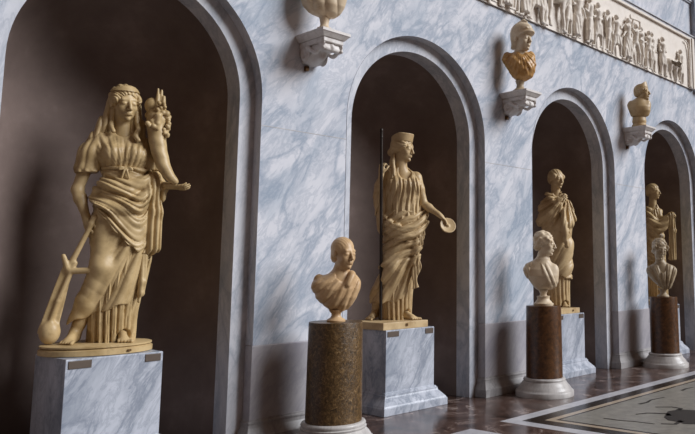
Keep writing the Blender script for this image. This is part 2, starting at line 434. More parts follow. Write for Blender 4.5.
bm = bmesh.new()
edges = [WX0]+[CX[i]+PER/2 for i in range(3)]+[WX1]
def wquad(x0, za, x1, zb): bm.faces.new([bm.verts.new(p) for p in ((x0, WY, za), (x1, WY, zb), (x1, WY, WTOP), (x0, WY, WTOP))])
for i, c in enumerate(CX):
    wquad(edges[i], 0, c-RO, 0); wquad(c+RO, 0, edges[i+1], 0)
    arc = outline(c, RO)[2:-2]
    for p, q in zip(arc, arc[1:]):
        if q[0]-p[0] > 1e-6: wquad(p[0], p[1], q[0], q[1])
bmesh.ops.remove_doubles(bm, verts=bm.verts, dist=1e-5)
me = bpy.data.meshes.new('wall_back'); bm.to_mesh(me); bm.free(); me.materials.append(M['wall'])
wall = link(bpy.data.objects.new('wall_back', me)); wall['kind'] = 'structure'
# thin joints between the marble slabs of the wall
for i, (a, b_) in enumerate(PIER):
    j = box('slab_joint', a+.005, b_-.005, WY-.0015, WY+.002, 2.938, 2.944, M['base'], wall)

for i, c in enumerate(CX):
    bm = bmesh.new()
    o, q = outline(c, RO), outline(c, RI)
    layers = [[(x, WY-.004, z) for x, z in o], [(x, BY, z) for x, z in o], [(x, BY, z) for x, z in q], [(x, IY, z) for x, z in q]]
    for la, lb in zip(layers, layers[1:]):
        va = [bm.verts.new(p) for p in la]; vb = [bm.verts.new(p) for p in lb]
        for k in range(len(va)-1): bm.faces.new((va[k], va[k+1], vb[k+1], vb[k]))
    me = bpy.data.meshes.new('trim'); bm.to_mesh(me); bm.free(); me.materials.append(M['band']); me.shade_smooth()
    t = link(bpy.data.objects.new('trim_%d' % (i+1), me)); t['kind'] = 'structure'
    t.modifiers.new('edge', 'EDGE_SPLIT').split_angle = R(40)
    # niche shell: half cylinder under a quarter sphere
    bm = bmesh.new(); nphi = 48; rows = []
    for z in (0, .9, 2.0, HS): rows.append([(c-RI*math.cos(PI*k/nphi), IY+RI*math.sin(PI*k/nphi), z) for k in range(nphi+1)])
    for t_ in range(1, 17):
        th = PI/2*t_/16; cr = max(math.cos(th), .002)
        rows.append([(c-RI*cr*math.cos(PI*k/nphi), IY+RI*cr*math.sin(PI*k/nphi), HS+RI*math.sin(th)) for k in range(nphi+1)])
    vs = [[bm.verts.new(p) for p in r_] for r_ in rows]
    for a, b_ in zip(vs, vs[1:]):
        for k in range(nphi): bm.faces.new((a[k], a[k+1], b_[k+1], b_[k]))
    me = bpy.data.meshes.new('wall_niche'); bm.to_mesh(me); bm.free(); me.materials.append(M['niche']); me.shade_smooth()
    nn = link(bpy.data.objects.new('wall_niche_%d' % (i+1), me)); nn['kind'] = 'structure'

# dado slabs and skirting of the piers
SKIRT = [(.070, 0), (.070, .095), (.064, .100), (.050, .125), (.030, .165), (.024, .195), (.028, .200), (.028, .215), (.012, .222), (.012, .24), (-.005, .245)]
piers = [(-1.5, CX[0]-RO)]+PIER+[(CX[3]+RO, 16.4)]
for i, (a, b_) in enumerate(piers):
    d = block('trim_%d' % (5+i), a, b_, WY, WY+.11, [(.010, .23), (.010, .885), (.0, .893)], M['dado'], None, 'structure', False)
    s_ = block('baseboard_back_%d' % (i+1), a, b_, WY, WY+.115, SKIRT, M['skirt'], None, 'structure', False)

# moulding above the frieze, the strip closing the frieze, the ledge high on the wall
FZ0, FZ1, FX0, FX1 = 5.09, 6.14, 4.6, 13.45
fm = bmesh.new()
bx(fm, FX0, FX1+.06, WY-.05, WY+.01, FZ1, FZ1+.035); bx(fm, FX0, FX1+.06, WY-.075, WY+.01, FZ1+.035, FZ1+.055)
o = bm_obj('trim_20', fm, M['band'], None, False, 'structure', .004)
fm = bmesh.new(); bx(fm, FX0, 16.4, WY-.03, WY+.01, 6.90, 6.93); bx(fm, FX0, 16.4, WY-.05, WY+.01, 6.93, 6.96)
bm_obj('trim_21', fm, M['band'], None, False, 'structure', .004)
fm = bmesh.new(); bx(fm, FX1+.06, 16.4, WY-.10, WY+.01, FZ0-.03, WTOP)
bm_obj('trim_22', fm, M['wall'], None, False, 'structure', .004)

# floor with inlaid borders
fl = mesh_obj('floor', [(-3, -6, 0), (17, -6, 0), (17, 7.4, 0), (-3, 7.4, 0)], [(0, 1, 2, 3)], M['floor'], None, False, 'structure')
def slab(name, pts, z, m, th=.0015, kind=None):
    bm = bmesh.new(); rings(bm, [[(x, y, z-th) for x, y in pts], [(x, y, z) for x, y in pts]])
    return bm_obj(name, bm, m, fl, False, kind)
def panel(x0, x1, y1, y0, corner='l'):
    for nm, o, mt in (('white_border', 0, 'inlay_white'), ('dark_border', .165, 'inlay_dark'), ('cream_border', .335, 'inlay_cream'), ('dark_line', .42, 'inlay_dark'), ('mosaic_field', .455, 'mosaic')):
        sk = .16   # the border's short side runs a little askew
        z = .0012+.0012*(0, .165, .335, .42, .455).index(o)
        slab(nm, [(x0+o, y1-o), (x0+o+sk, y0+o), (x1-o+sk, y0+o), (x1-o, y1-o)], z, M[mt])
panel(6.05, 13.2, 4.965, 1.2)
panel(-1.6, 5.60, 4.965, 1.2)
# ------------------------------------------------------------------ pedestals
PEDPROF = [(.115, 0), (.115, .080), (.108, .085), (.100, .100), (.070, .135), (.038, .170), (.032, .185), (.034, .20), (.020, .206), (.020, .218), (.0, .226), (.0, .895), (-.006, .90)]
PED_LABEL = ['grey-veined marble pedestal in the nearest niche, under the veiled statue',
             'grey-veined marble pedestal in the second niche, under the statue with the long staff',
             'marble pedestal in the third niche, partly behind the bare-shouldered bust column',
             'marble pedestal in the farthest niche, mostly behind the dark column']
for i, c in enumerate(CX):
    x0, x1 = c-.385+(.0 if i else .0), c+.375
    root = empty('pedestal', (c, 6.5, 0), PED_LABEL[i], 'pedestal', 'marble pedestals in the niches')
    p = block('pedestal_body', x0-c, x1-c, -.34, .30, PEDPROF, M['ped'], root)
    for a, b_ in ((x0-c+.02, x0-c+.19), (x1-c-.15, x1-c-.02)):
        q = box('plaque', a, b_, -.346, -.338, .825, .885, M['plaque'], root, None, .002); q['label'] = 'small blank bronze plaque'

# ------------------------------------------------------------------ bust columns
def column(name, x, y, r, zt, m, rb, label):
    root = empty(name, (x, y, 0), label, 'column', 'round columns carrying busts')
    lathe('shaft', 0, 0, [(r*1.0, .215), (r*1.0, .3), (r*.985, .7), (r*.965, zt-.012), (r*.955, zt)], m, root, 96)
    lathe('base', 0, 0, [(rb, 0), (rb, .055), (rb-.006, .062), (rb-.022, .070), (rb-.03, .085), (rb-.05, .115), (rb-.085, .150), (r+.045, .168), (r+.030, .176), (r+.034, .184), (r+.038, .196), (r+.030, .210), (r+.016, .216), (r-.02, .217)], M['base'], root, 96)
    return root
COLS = [(4.31, 5.50, .255, 1.100, 'granite', .375), (7.66, 5.55, .232, 1.105, 'porphyry', .37), (11.027, 5.57, .228, 1.105, 'porphyry', .365)]
column('column', COLS[0][0], COLS[0][1], COLS[0][2], COLS[0][3], M['granite'], COLS[0][5], 'speckled brown granite column on a round marble base, nearest of the bust columns')
column('column', COLS[1][0], COLS[1][1], COLS[1][2], COLS[1][3], M['porphyry'], COLS[1][5], 'dark red-brown column between the second and third niches')
column('column', COLS[2][0], COLS[2][1], COLS[2][2], COLS[2][3], M['porphyry'], COLS[2][5], 'dark brown column in front of the farthest niche, farthest of the bust columns')

# ------------------------------------------------------------------ wall consoles
def console(x, label):
    root = empty('wall_console', (x, WY, 3.5), label, 'console', 'carved marble consoles on the wall')
    W = .150; D = .43; z0 = -.05
    bm = bmesh.new()
    rings(bm, [[(-W-o, -D-o, z), (W+o, -D-o, z), (W+o, 0, z), (-W-o, 0, z)] for o, z in ((-.02, .335), (-.012, .345), (0, .36), (.012, .375), (.02, .38), (.02, .405), (.014, .41))])
    bm_obj('shelf', bm, M['console'], root)
    bm = bmesh.new()
    rings(bm, [[(-W-o, -D-o, z), (W+o, -D-o, z), (W+o, 0, z), (-W-o, 0, z)] for o, z in ((-.035, .285), (-.03, .295), (-.03, .335))])
    bm_obj('frieze_block', bm, M['console'], root, False, None, .006)
    # two scrolled cheeks swept along a lying S curve
    for s_ in (-1, 1):
        v = Vol((-.06, -.46, .04), (.06, .02, .34), .0075)
        for cy, cz, r1, n_, ph in ((-.095, .20, .072, 2.4, 1.0), (-.365, .265, .038, 1.8, 2.6)):
            pts = []
            for k in range(34):
                t = k/33*n_*PI; r = .008+(r1-.008)*k/33
                pts.append((0, cy+r*math.cos(t+ph), cz+r*math.sin(t+ph), .013+.006*k/33))
            v.chain(pts, .004)
            v.op(lambda x, y, z, cy=cy, cz=cz, r1=r1: np.maximum(np.abs(x)-.005, np.sqrt((y-cy)**2+(z-cz)**2)-r1), None, None, .004)
        v.curve([(0, -.05, .262, .016), (0, -.13, .270, .018), (0, -.20, .225, .018), (0, -.26, .20, .018), (0, -.32, .225, .018), (0, -.385, .225, .016)], 6, .01)
        v.op(lambda x, y, z: np.maximum(np.maximum(np.abs(x)-.006, np.maximum(z-.315, -y-.385)), np.maximum(y, .20+.10*sstep(-.10, -.17, y)-.04*sstep(-.26, -.34, y)-z)), None, None, .008)
        v.mesh('scroll', M['console'], root, 0, (s_*.108, 0, 0))
    # carved leaf between the scrolls
    v = Vol((-.13, -.42, .05), (.13, .02, .34), .008)
    def leaf(x, y, z):
        c = np.where(y > -.24, .13+.09*sstep(-.06, -.24, y), .22-.0*y)+.35*x*x*4
        d = np.maximum(c-z+.010*ridge(42*x+6*y), z-.315)
        return np.maximum(d, np.maximum(np.abs(x)-.092, np.maximum(y, -.375-y)))
    v.op(leaf, None, None, .02)
    v.cap((-.07, -.355, .235), (.07, -.355, .235), .030, .030, .015); v.cap((0, -.20, .20), (0, -.05, .15), .05, .04, .03)
    v.ell((0, -.36, .25), (.03, .04, .035), .01)
    v.mesh('leaf', M['console'], root)
    box('iron_peg', -.06, -.02, -.035, 0, .065, .115, M['brass'], root, None, .004)
    return root
console(4.285, 'carved marble scroll console on the wall, under the bust at the top edge')
console(7.52, 'carved marble scroll console under the helmeted bust')
console(10.77, 'carved marble scroll console under the small crowned bust, farthest on the wall')
# ------------------------------------------------------------------ statues
def rootat(name, u_x, y, z, label, cat, group=None):
    az = math.atan2(u_x, y)
    return empty(name, (u_x, y, z), label, cat, group), -az

# ---- veiled goddess with horn of plenty and rudder (nearest niche)
def statue_veiled():
    X0, Y0 = 2.735, 6.55
    root, rz = rootat('statue', X0, Y0, .90, 'aged marble statue of a veiled goddess holding a horn of plenty and a rudder', 'statue', 'standing statues in the niches')
    OFF = (0, 0, .08)
    mt = M['old']
    # oval plinth
    o = lathe('plinth', 0, 0, [(.97, 0), (1.0, .006), (1.0, .045), (.955, .052), (.94, .058), (.985, .064), (.985, .076), (.96, .080)], mt, root, 96, True, .43, .34)
    o.location = (-.115, -.03, 0); o.rotation_euler = (0, 0, R(-8))
    tg = box('tag', -.012, .018, -.004, .004, -.008, .008, M['brass'], o); tg.location = (.16, -.325, .03); tg.rotation_euler = (0, 0, R(15))
    # body: head, neck, torso, arms, legs, feet
    v = Vol((-.46, -.42, -.01), (.60, .26, 2.26), .0075)
    HP = (-.008, -.045, 2.060)
    v.chain([(.03, .01, 1.10, .13), (.05, .01, 1.35, .10), (.03, 0, 1.58, .12)], .08)
    v.cap((-.17, .01, 1.70), (.19, .01, 1.70), .06, .06, .08)
    v.cap((-.01, .02, 1.74), (-.01, .0, 1.85), .075, .062, .08)
    arm(v, (-.22, .01, 1.70), (-.325, .02, 1.29), (-.235, -.09, 1.03), 1.25)
    hand(v, (-.235, -.09, 1.03), (.20, -.10, -1), (-.75, -.5, 0), 1.25, (22, 38, 30), 3, 30, 1)
    arm(v, (.20, .02, 1.70), (.285, .05, 1.36), (.375, -.12, 1.34), 1.2)
    hand(v, (.375, -.12, 1.345), (.93, -.35, -.16), (.1, -.5, -1), 1.2, (12, 22, 18), 6, 40, -1)
    v.chain([(-.07, 0, 1.08, .12), (-.10, -.13, .62, .075), (-.24, .0, .16, .045), (-.265, .01, .06, .042)], .04)
    v.chain([(.12, 0, 1.08, .12), (.12, -.01, .62, .08), (.10, .02, .16, .045), (.10, .03, .06, .042)], .04)
    foot(v, (-.265, .03, 0), (-.325, -.22, 0), 1.2); foot(v, (.075, .0, 0), (.115, -.25, 0), 1.2)
    head(v, HP, 20, 8, -2, 1.31, True, (-.01, .015, 1.78), .050)
    v.mesh('body', mt, root, rz, OFF)
    # hair
    v = Vol((-.19, -.24, 1.70), (.18, .14, 2.26), .0065)
    hair(v, HP, 20, 8, -2, 1.31, 'wavy')
    for pts in ([(-.092, -.04, 2.00, .018), (-.095, -.04, 1.93, .016), (-.100, -.07, 1.86, .017), (-.080, -.11, 1.80, .015)],
                [(.090, -.05, 1.99, .018), (.100, -.06, 1.90, .018), (.115, -.10, 1.83, .018), (.095, -.13, 1.77, .018), (.120, -.14, 1.73, .014)]):
        v.curve(pts, 5, .008)
        for q in pts: v.ell(q[:3], q[3]*1.25, .006)
    o = v.mesh('hair', mt, root, rz, OFF)
    # diadem
    v = Vol((-.19, -.24, 2.0), (.18, .14, 2.34), .0065)
    v.frame(rotm(20, 2, -2), HP, 1.31)
    def dia(x, y, z):
        r = np.sqrt(x*x+((y-.01)*.92)**2); top = .078+.040*np.cos(np.arctan2(x, -(y-.02)))+.004*np.sin(30*np.arctan2(x, -y))
        return np.maximum(np.maximum(np.abs(r-.080+.55*(z-.09))-.009, .075-z), np.maximum(z-top, y-.005))
    v.op(dia, (-.12, -.12, .05), (.12, .05, .2), .01)
    v.frame(); v.mesh('diadem', mt, root, rz, OFF)
    # veil
    v = Vol((-.36, -.24, 1.50), (.34, .26, 2.36), .0075)
    v.ell((-.01, .02, 2.10), (.116, .135, .142), .02)
    v.cap((-.095, .02, 2.05), (-.155, .0, 1.86), .050, .05, .05); v.cap((-.15, .0, 1.88), (-.21, -.01, 1.74), .05, .055, .04)
    v.cap((.08, .02, 2.05), (.115, .0, 1.88), .045, .045, .05); v.cap((.115, .0, 1.88), (.155, -.05, 1.60), .045, .04, .04)
    v.cap((0, .07, 2.05), (0, .09, 1.66), .12, .15, .06)
    v.op(lambda x, y, z: .018*ridge(62*np.sqrt((x+.01)**2+(y*.6)**2)+3.0*z+1.2*wob(x, y, z), .8)*sstep(.02, .09, np.abs(x+.01))*-1, None, None, 0, 'd')
    v.ell((.008, -.14, 2.03), (.106, .155, .148), .012, 's')
    v.cap((.0, -.12, 1.95), (-.01, -.16, 1.72), .075, .10, .03, 's')
    v.op(lambda x, y, z: np.maximum(y+.10*1.0+.0*z, -1)*-1, None, None, .02, 'i')
    v.mesh('veil', mt, root, rz, OFF)
    # high-belted tunic: bodice and sleeves
    v = Vol((-.42, -.30, 1.16), (.38, .24, 1.90), .0075)
    body = loft([(1.20, -.17, .24, -.15, .14), (1.34, -.145, .23, -.14, .14), (1.46, -.135, .225, -.14, .13), (1.56, -.165, .235, -.16, .13), (1.66, -.20, .235, -.145, .13), (1.74, -.19, .20, -.11, .12), (1.80, -.12, .11, -.08, .10), (1.84, -.08, .07, -.05, .09)])
    v.op(body, None, None, .03)
    v.ell((-.075, -.115, 1.605), (.080, .075, .075), .06); v.ell((.115, -.105, 1.605), (.080, .075, .075), .06)
    v.chain([(-.17, .0, 1.72, .085), (-.235, .0, 1.60, .098), (-.265, .0, 1.47, .100)], .05)
    v.chain([(.17, .01, 1.70, .08), (.235, .03, 1.58, .085), (.26, .04, 1.48, .08)], .05)
    def f1(x, y, z):
        a = np.arctan2(x-.03, np.abs(z-1.475)+.05)
        up = .010*ridge(88*(x-.03)/(1+3.0*np.abs(z-1.475))+2.2*wob(x, y, z, .9), .62)+.006*ridge(19*a+2.5*wob(x, y, z, 1.4), .7)*sstep(1.47, 1.52, z)*(1-.55*sstep(.03, .0, np.sqrt((np.abs(x-.02)-.095)**2+(z-1.60)**2)-.04))
        dn = .017*ridge(50*(x+.25*(x-.03)*(1.47-z)*4)+1.2*wob(x, y, z, 1.2), .8)*sstep(1.47, 1.44, z)
        sl = .012*ridge(44*(np.abs(x)*.9-.28*(1.75-z)+.5*y)+1.6*wob(x, y, z, .9), .7)*sstep(.17, .22, np.abs(x-.0))
        up = up*(1-sstep(.17, .22, np.abs(x)))
        return -(up+dn+sl)
    v.op(f1, None, None, 0, 'd')
    v.ell((-.005, -.13, 1.83), (.085, .13, .075), .02, 's')
    v.op(lambda x, y, z: np.maximum(1.43+.10*(x+.3)-z, -1)*np.where(np.abs(x) > .15, 1, 0)-.03*np.where(np.abs(x) > .15, 0, 1), None, None, .0, 'i')
    o = v.mesh('tunic_bodice', mt, root, rz, OFF)
    # belt with a bow
    v = Vol((-.20, -.26, 1.34), (.30, .20, 1.54), .006)
    def belt(x, y, z):
        q = body(x, y, z)-.008
        return np.maximum(np.abs(q)-.013, np.abs(z-1.475-.1*(x-.03)**2)-.011)
    v.op(belt, None, None, .005)
    bc = np.array((.035, -.170, 1.475))
    v.ell(bc, (.016, .014, .014), .005)
    for s_ in (-1, 1):
        v.curve([(*bc, .007), (*(bc+(.035*s_, -.012, .004)), .008), (*(bc+(.05*s_, -.008, -.016)), .008), (*(bc+(.02*s_, -.01, -.012)), .006)], 5, .004)
        v.curve([(*bc, .007), (*(bc+(.012*s_, -.014, -.03)), .008), (*(bc+(.028*s_, -.006, -.09)), .008)], 5, .004)
    v.mesh('belt', mt, root, rz, OFF)
    # lower tunic: pleats that fall to the feet
    v = Vol((-.28, -.30, -.01), (.30, .26, .80), .0075)
    lo = loft([(.0, -.165, .175, -.14, .19), (.25, -.17, .185, -.14, .18), (.5, -.16, .22, -.15, .17), (.79, -.18, .25, -.16, .17)])
    v.op(lo, None, None, .02)
    def f2(x, y, z):
        th = np.arctan2(x, -(y-.03))
        return -(.036*ridge(9.2*th+.6*np.sin(5*z)+.5*np.sin(3*th), .6)+.014*ridge(21*th+1.5*np.sin(4*z+2*th), .7))
    v.op(f2, None, None, 0, 'd')
    v.cap((-.30, -.30, .02), (-.20, -.05, .05), .07, .06, .02, 's'); v.cap((.11, -.30, .0), (.10, -.08, .05), .062, .055, .02, 's')
    v.mesh('tunic_skirt', mt, root, rz, OFF)
    # outer skirt swept over the bent knee
    v = Vol((-.42, -.36, .12), (.38, .26, 1.32), .0075)
    sk = loft([(.15, -.20, .20, -.15, .17), (.4, -.17, .225, -.16, .17), (.7, -.17, .27, -.17, .17), (.95, -.20, .27, -.18, .18), (1.15, -.19, .27, -.17, .17), (1.3, -.16, .24, -.15, .15)])
    v.op(sk, None, None, .03)
    def f3(x, y, z):
        a = np.arctan2(x-.36, 1.30-z)
        leg = np.exp(-(((x+.12+.32*np.clip(.6-z, 0, .5))/.070)**2))
        return -(.046*ridge(15.5*a+.45*wob(x, y, z, .7), .65)+.013*ridge(35*a+1.0*wob(x, y, z, 1), .7))*(1-.88*leg)*sstep(.2, -.1, y)-0*z
    v.op(f3, None, None, 0, 'd')
    v.chain([(-.07, -.04, 1.02, .135), (-.10, -.130, .63, .086), (-.20, -.06, .34, .075), (-.275, -.02, .16, .06)], .05)
    v.op(lambda x, y, z: .0022*ridge(20*(z+.9*x)+1.5*wob(x, y, z, 1.5), .9)*sstep(.0, -.06, x)*-1, None, None, 0, 'd')
    v.op(lambda x, y, z: (.285+.32*(x)+.25*x*np.abs(x)+.012*np.sin(40*x)-z)*.9, None, None, .008, 'i')
    v.mesh('outer_skirt', mt, root, rz, OFF)
    # mantle wrapped round the hips with hanging swags
    v = Vol((-.34, -.34, .60), (.42, .28, 1.48), .0075)
    mn = loft([(.60, -.18, .27, -.17, .18), (.8, -.20, .285, -.20, .19), (1.0, -.225, .295, -.215, .20), (1.2, -.205, .285, -.20, .19), (1.36, -.155, .245, -.165, .16), (1.46, -.13, .235, -.15, .14)])
    v.op(mn, None, None, .03)
    v.curve([(-.19, -.02, 1.22, .035), (-.10, -.13, 1.31, .028), (.05, -.17, 1.29, .026), (.19, -.14, 1.37, .028), (.265, -.03, 1.42, .030)], 6, .04)
    v.curve([(-.185, -.04, 1.30, .024), (-.06, -.165, 1.345, .026), (.10, -.17, 1.34, .026), (.23, -.10, 1.40, .026)], 6, .02)
    v.curve([(-.215, -.03, 1.17, .025), (-.12, -.165, 1.15, .022), (.06, -.20, 1.12, .022), (.22, -.16, 1.26, .024), (.28, -.05, 1.42, .024)], 6, .05)
    v.chain([(.26, -.08, 1.36, .045), (.285, -.10, 1.1, .05), (.285, -.10, .80, .055)], .04)
    def f4(x, y, z):
        u_ = x-.17
        ph = z-1.15*(np.sqrt(u_*u_+.004)-.063)*np.where(u_ < 0, .55+.6*sstep(1.30, 1.05, z), 2.0)+.045*wob(x, y, z, .6, 1)
        fr = sstep(.06, -.10, y)
        hang = sstep(.20, .25, x)
        am = .55+.45*np.sin(17*ph+6*x+1)
        return -((.036*am*ridge(30*ph+2.0*wob(x, y, z, .6), .6)+(.026*am)*ridge(63*ph+2.6*wob(x, y, z, .8), .62))*(1-hang)+.032*ridge(60*x+30*y+.8*wob(x, y, z, .6), .7)*hang)*(.35+.65*fr)
    v.op(f4, None, None, 0, 'd')
    v.op(lambda x, y, z: np.where(x < .2, .745+.95*np.clip(.17-x, 0, 1)*(1+.9*np.clip(.0-x, 0, 1)), .745-.5*(x-.2))-z+.01*np.sin(60*x), None, None, .012, 'i')
    v.mesh('mantle', mt, root, rz, OFF)
    v = Vol((.10, -.22, .30), (.28, .06, .78), .0075)     # tassel end of the mantle
    v.chain([(.22, -.10, .72, .035), (.215, -.12, .50, .030), (.21, -.12, .41, .026)], .02); v.ell((.21, -.12, .405), (.03, .03, .035), .01); v.cap((.205, -.12, .39), (.20, -.12, .335), .015, .012, .01)
    v.op(lambda x, y, z: -.008*ridge(80*x+40*y, .8), None, None, 0, 'd')
    v.mesh('mantle_end', mt, root, rz, OFF)
    v = Vol((.16, -.26, 1.10), (.44, .16, 1.52), .0075)
    v.curve([(.255, .03, 1.46, .05), (.30, -.02, 1.36, .05), (.35, -.09, 1.325, .035)], 5, .02)
    v.chain([(.31, -.02, 1.36, .045), (.30, -.03, 1.16, .035)], .03); v.chain([(.34, -.08, 1.32, .03), (.345, -.08, 1.22, .02)], .02)
    v.op(lambda x, y, z: -.014*ridge(70*x+40*y+.8*wob(x, y, z, .8), .6), None, None, 0, 'd'); v.mesh('sleeve_fall', mt, root, rz, OFF)
    # horn of plenty
    v = Vol((.12, -.34, 1.30), (.46, .10, 2.04), .0075)
    v.curve([(.43, -.20, 1.375, .028), (.37, -.19, 1.44, .042), (.315, -.16, 1.56, .058), (.275, -.13, 1.72, .068), (.262, -.11, 1.86, .076), (.262, -.10, 1.95, .086)], 8, .01)
    v.op(lambda x, y, z: -.0012*np.sin(60*z+18*x), None, None, 0, 'd')
    horn = v.mesh('horn_of_plenty', mt, root, rz, OFF); horn['label'] = 'curved marble horn of plenty'
    v = Vol((.10, -.30, 1.66), (.42, .08, 2.28), .0065)
    rnd = random.Random(4)
    for k in range(26):
        a = rnd.uniform(0, 2*PI); r_ = rnd.uniform(.03, .09)
        v.ell((.262+r_*math.cos(a), -.11+r_*math.sin(a), rnd.uniform(1.93, 2.0)), rnd.uniform(.022, .032), .004)
    v.ell((.215, -.08, 2.06), (.062, .05, .075), .01)
    v.cap((.275, -.11, 1.98), (.285, -.11, 2.20), .036, .010, .01); v.cap((.255, -.12, 1.98), (.255, -.12, 2.21), .030, .008, .006); v.cap((.30, -.13, 1.98), (.305, -.12, 2.14), .034, .014, .006)
    for k in range(14):
        v.ell((.285+rnd.uniform(-.03, .03), -.165+rnd.uniform(-.015, .01), 2.02+rnd.uniform(-.03, .06)), .017, .004)
    for k in range(18):                                    # grapes hanging over the rim
        t_ = k/17; v.ell((.335+rnd.uniform(-.028, .028)*(1-t_*.4), -.16+rnd.uniform(-.02, .02), 1.97-.19*t_), .019, .004)
    for k in range(10): v.ell((.23+rnd.uniform(-.05, .05), -.19+rnd.uniform(-.01, .01), 1.93-rnd.uniform(0, .09)), .022, .006)
    v.cap((.265, -.19, 1.95), (.268, -.195, 1.83), .035, .012, .01)
    v.mesh('fruit', mt, horn, rz, OFF)
    # rudder
    v = Vol((-.66, -.36, -.01), (-.05, .12, 1.10), .0075)
    v.chain([(-.185, -.13, 1.035, .022), (-.20, -.13, .99, .026), (-.215, -.13, .94, .02), (-.35, -.11, .60, .024)], .01)
    v.ell((-.178, -.13, 1.045), (.028, .026, .024), .01)
    # blade: a long flat leaf standing on its lower edge
    def blade(x, y, z):
        t_ = np.clip((.66-z)/.60, 0, 1)
        cx_ = -.325-.125*t_; hw = .025+.045*np.sqrt(np.clip(t_, 0, 1))
        return np.maximum(np.maximum(np.abs(x-cx_+.02)-hw, np.abs(y+.09+.25*(x-cx_)*0)-.024), np.maximum(z-.66, .10-z))*.9
    v.op(blade, None, None, .02)
    v.chain([(-.30, -.12, .66, .022), (-.40, -.12, .35, .020), (-.455, -.12, .14, .018)], .01)
    v.cap((-.33, -.12, .595), (-.18, -.16, .60), .026, .026, .01); v.cap((-.35, -.12, .62), (-.385, -.12, .72), .026, .018, .01)
    v.ell((-.445, -.10, .10), (.078, .07, .098), .02)
    v.mesh('rudder', mt, root, rz, OFF)
    return root
statue_veiled()
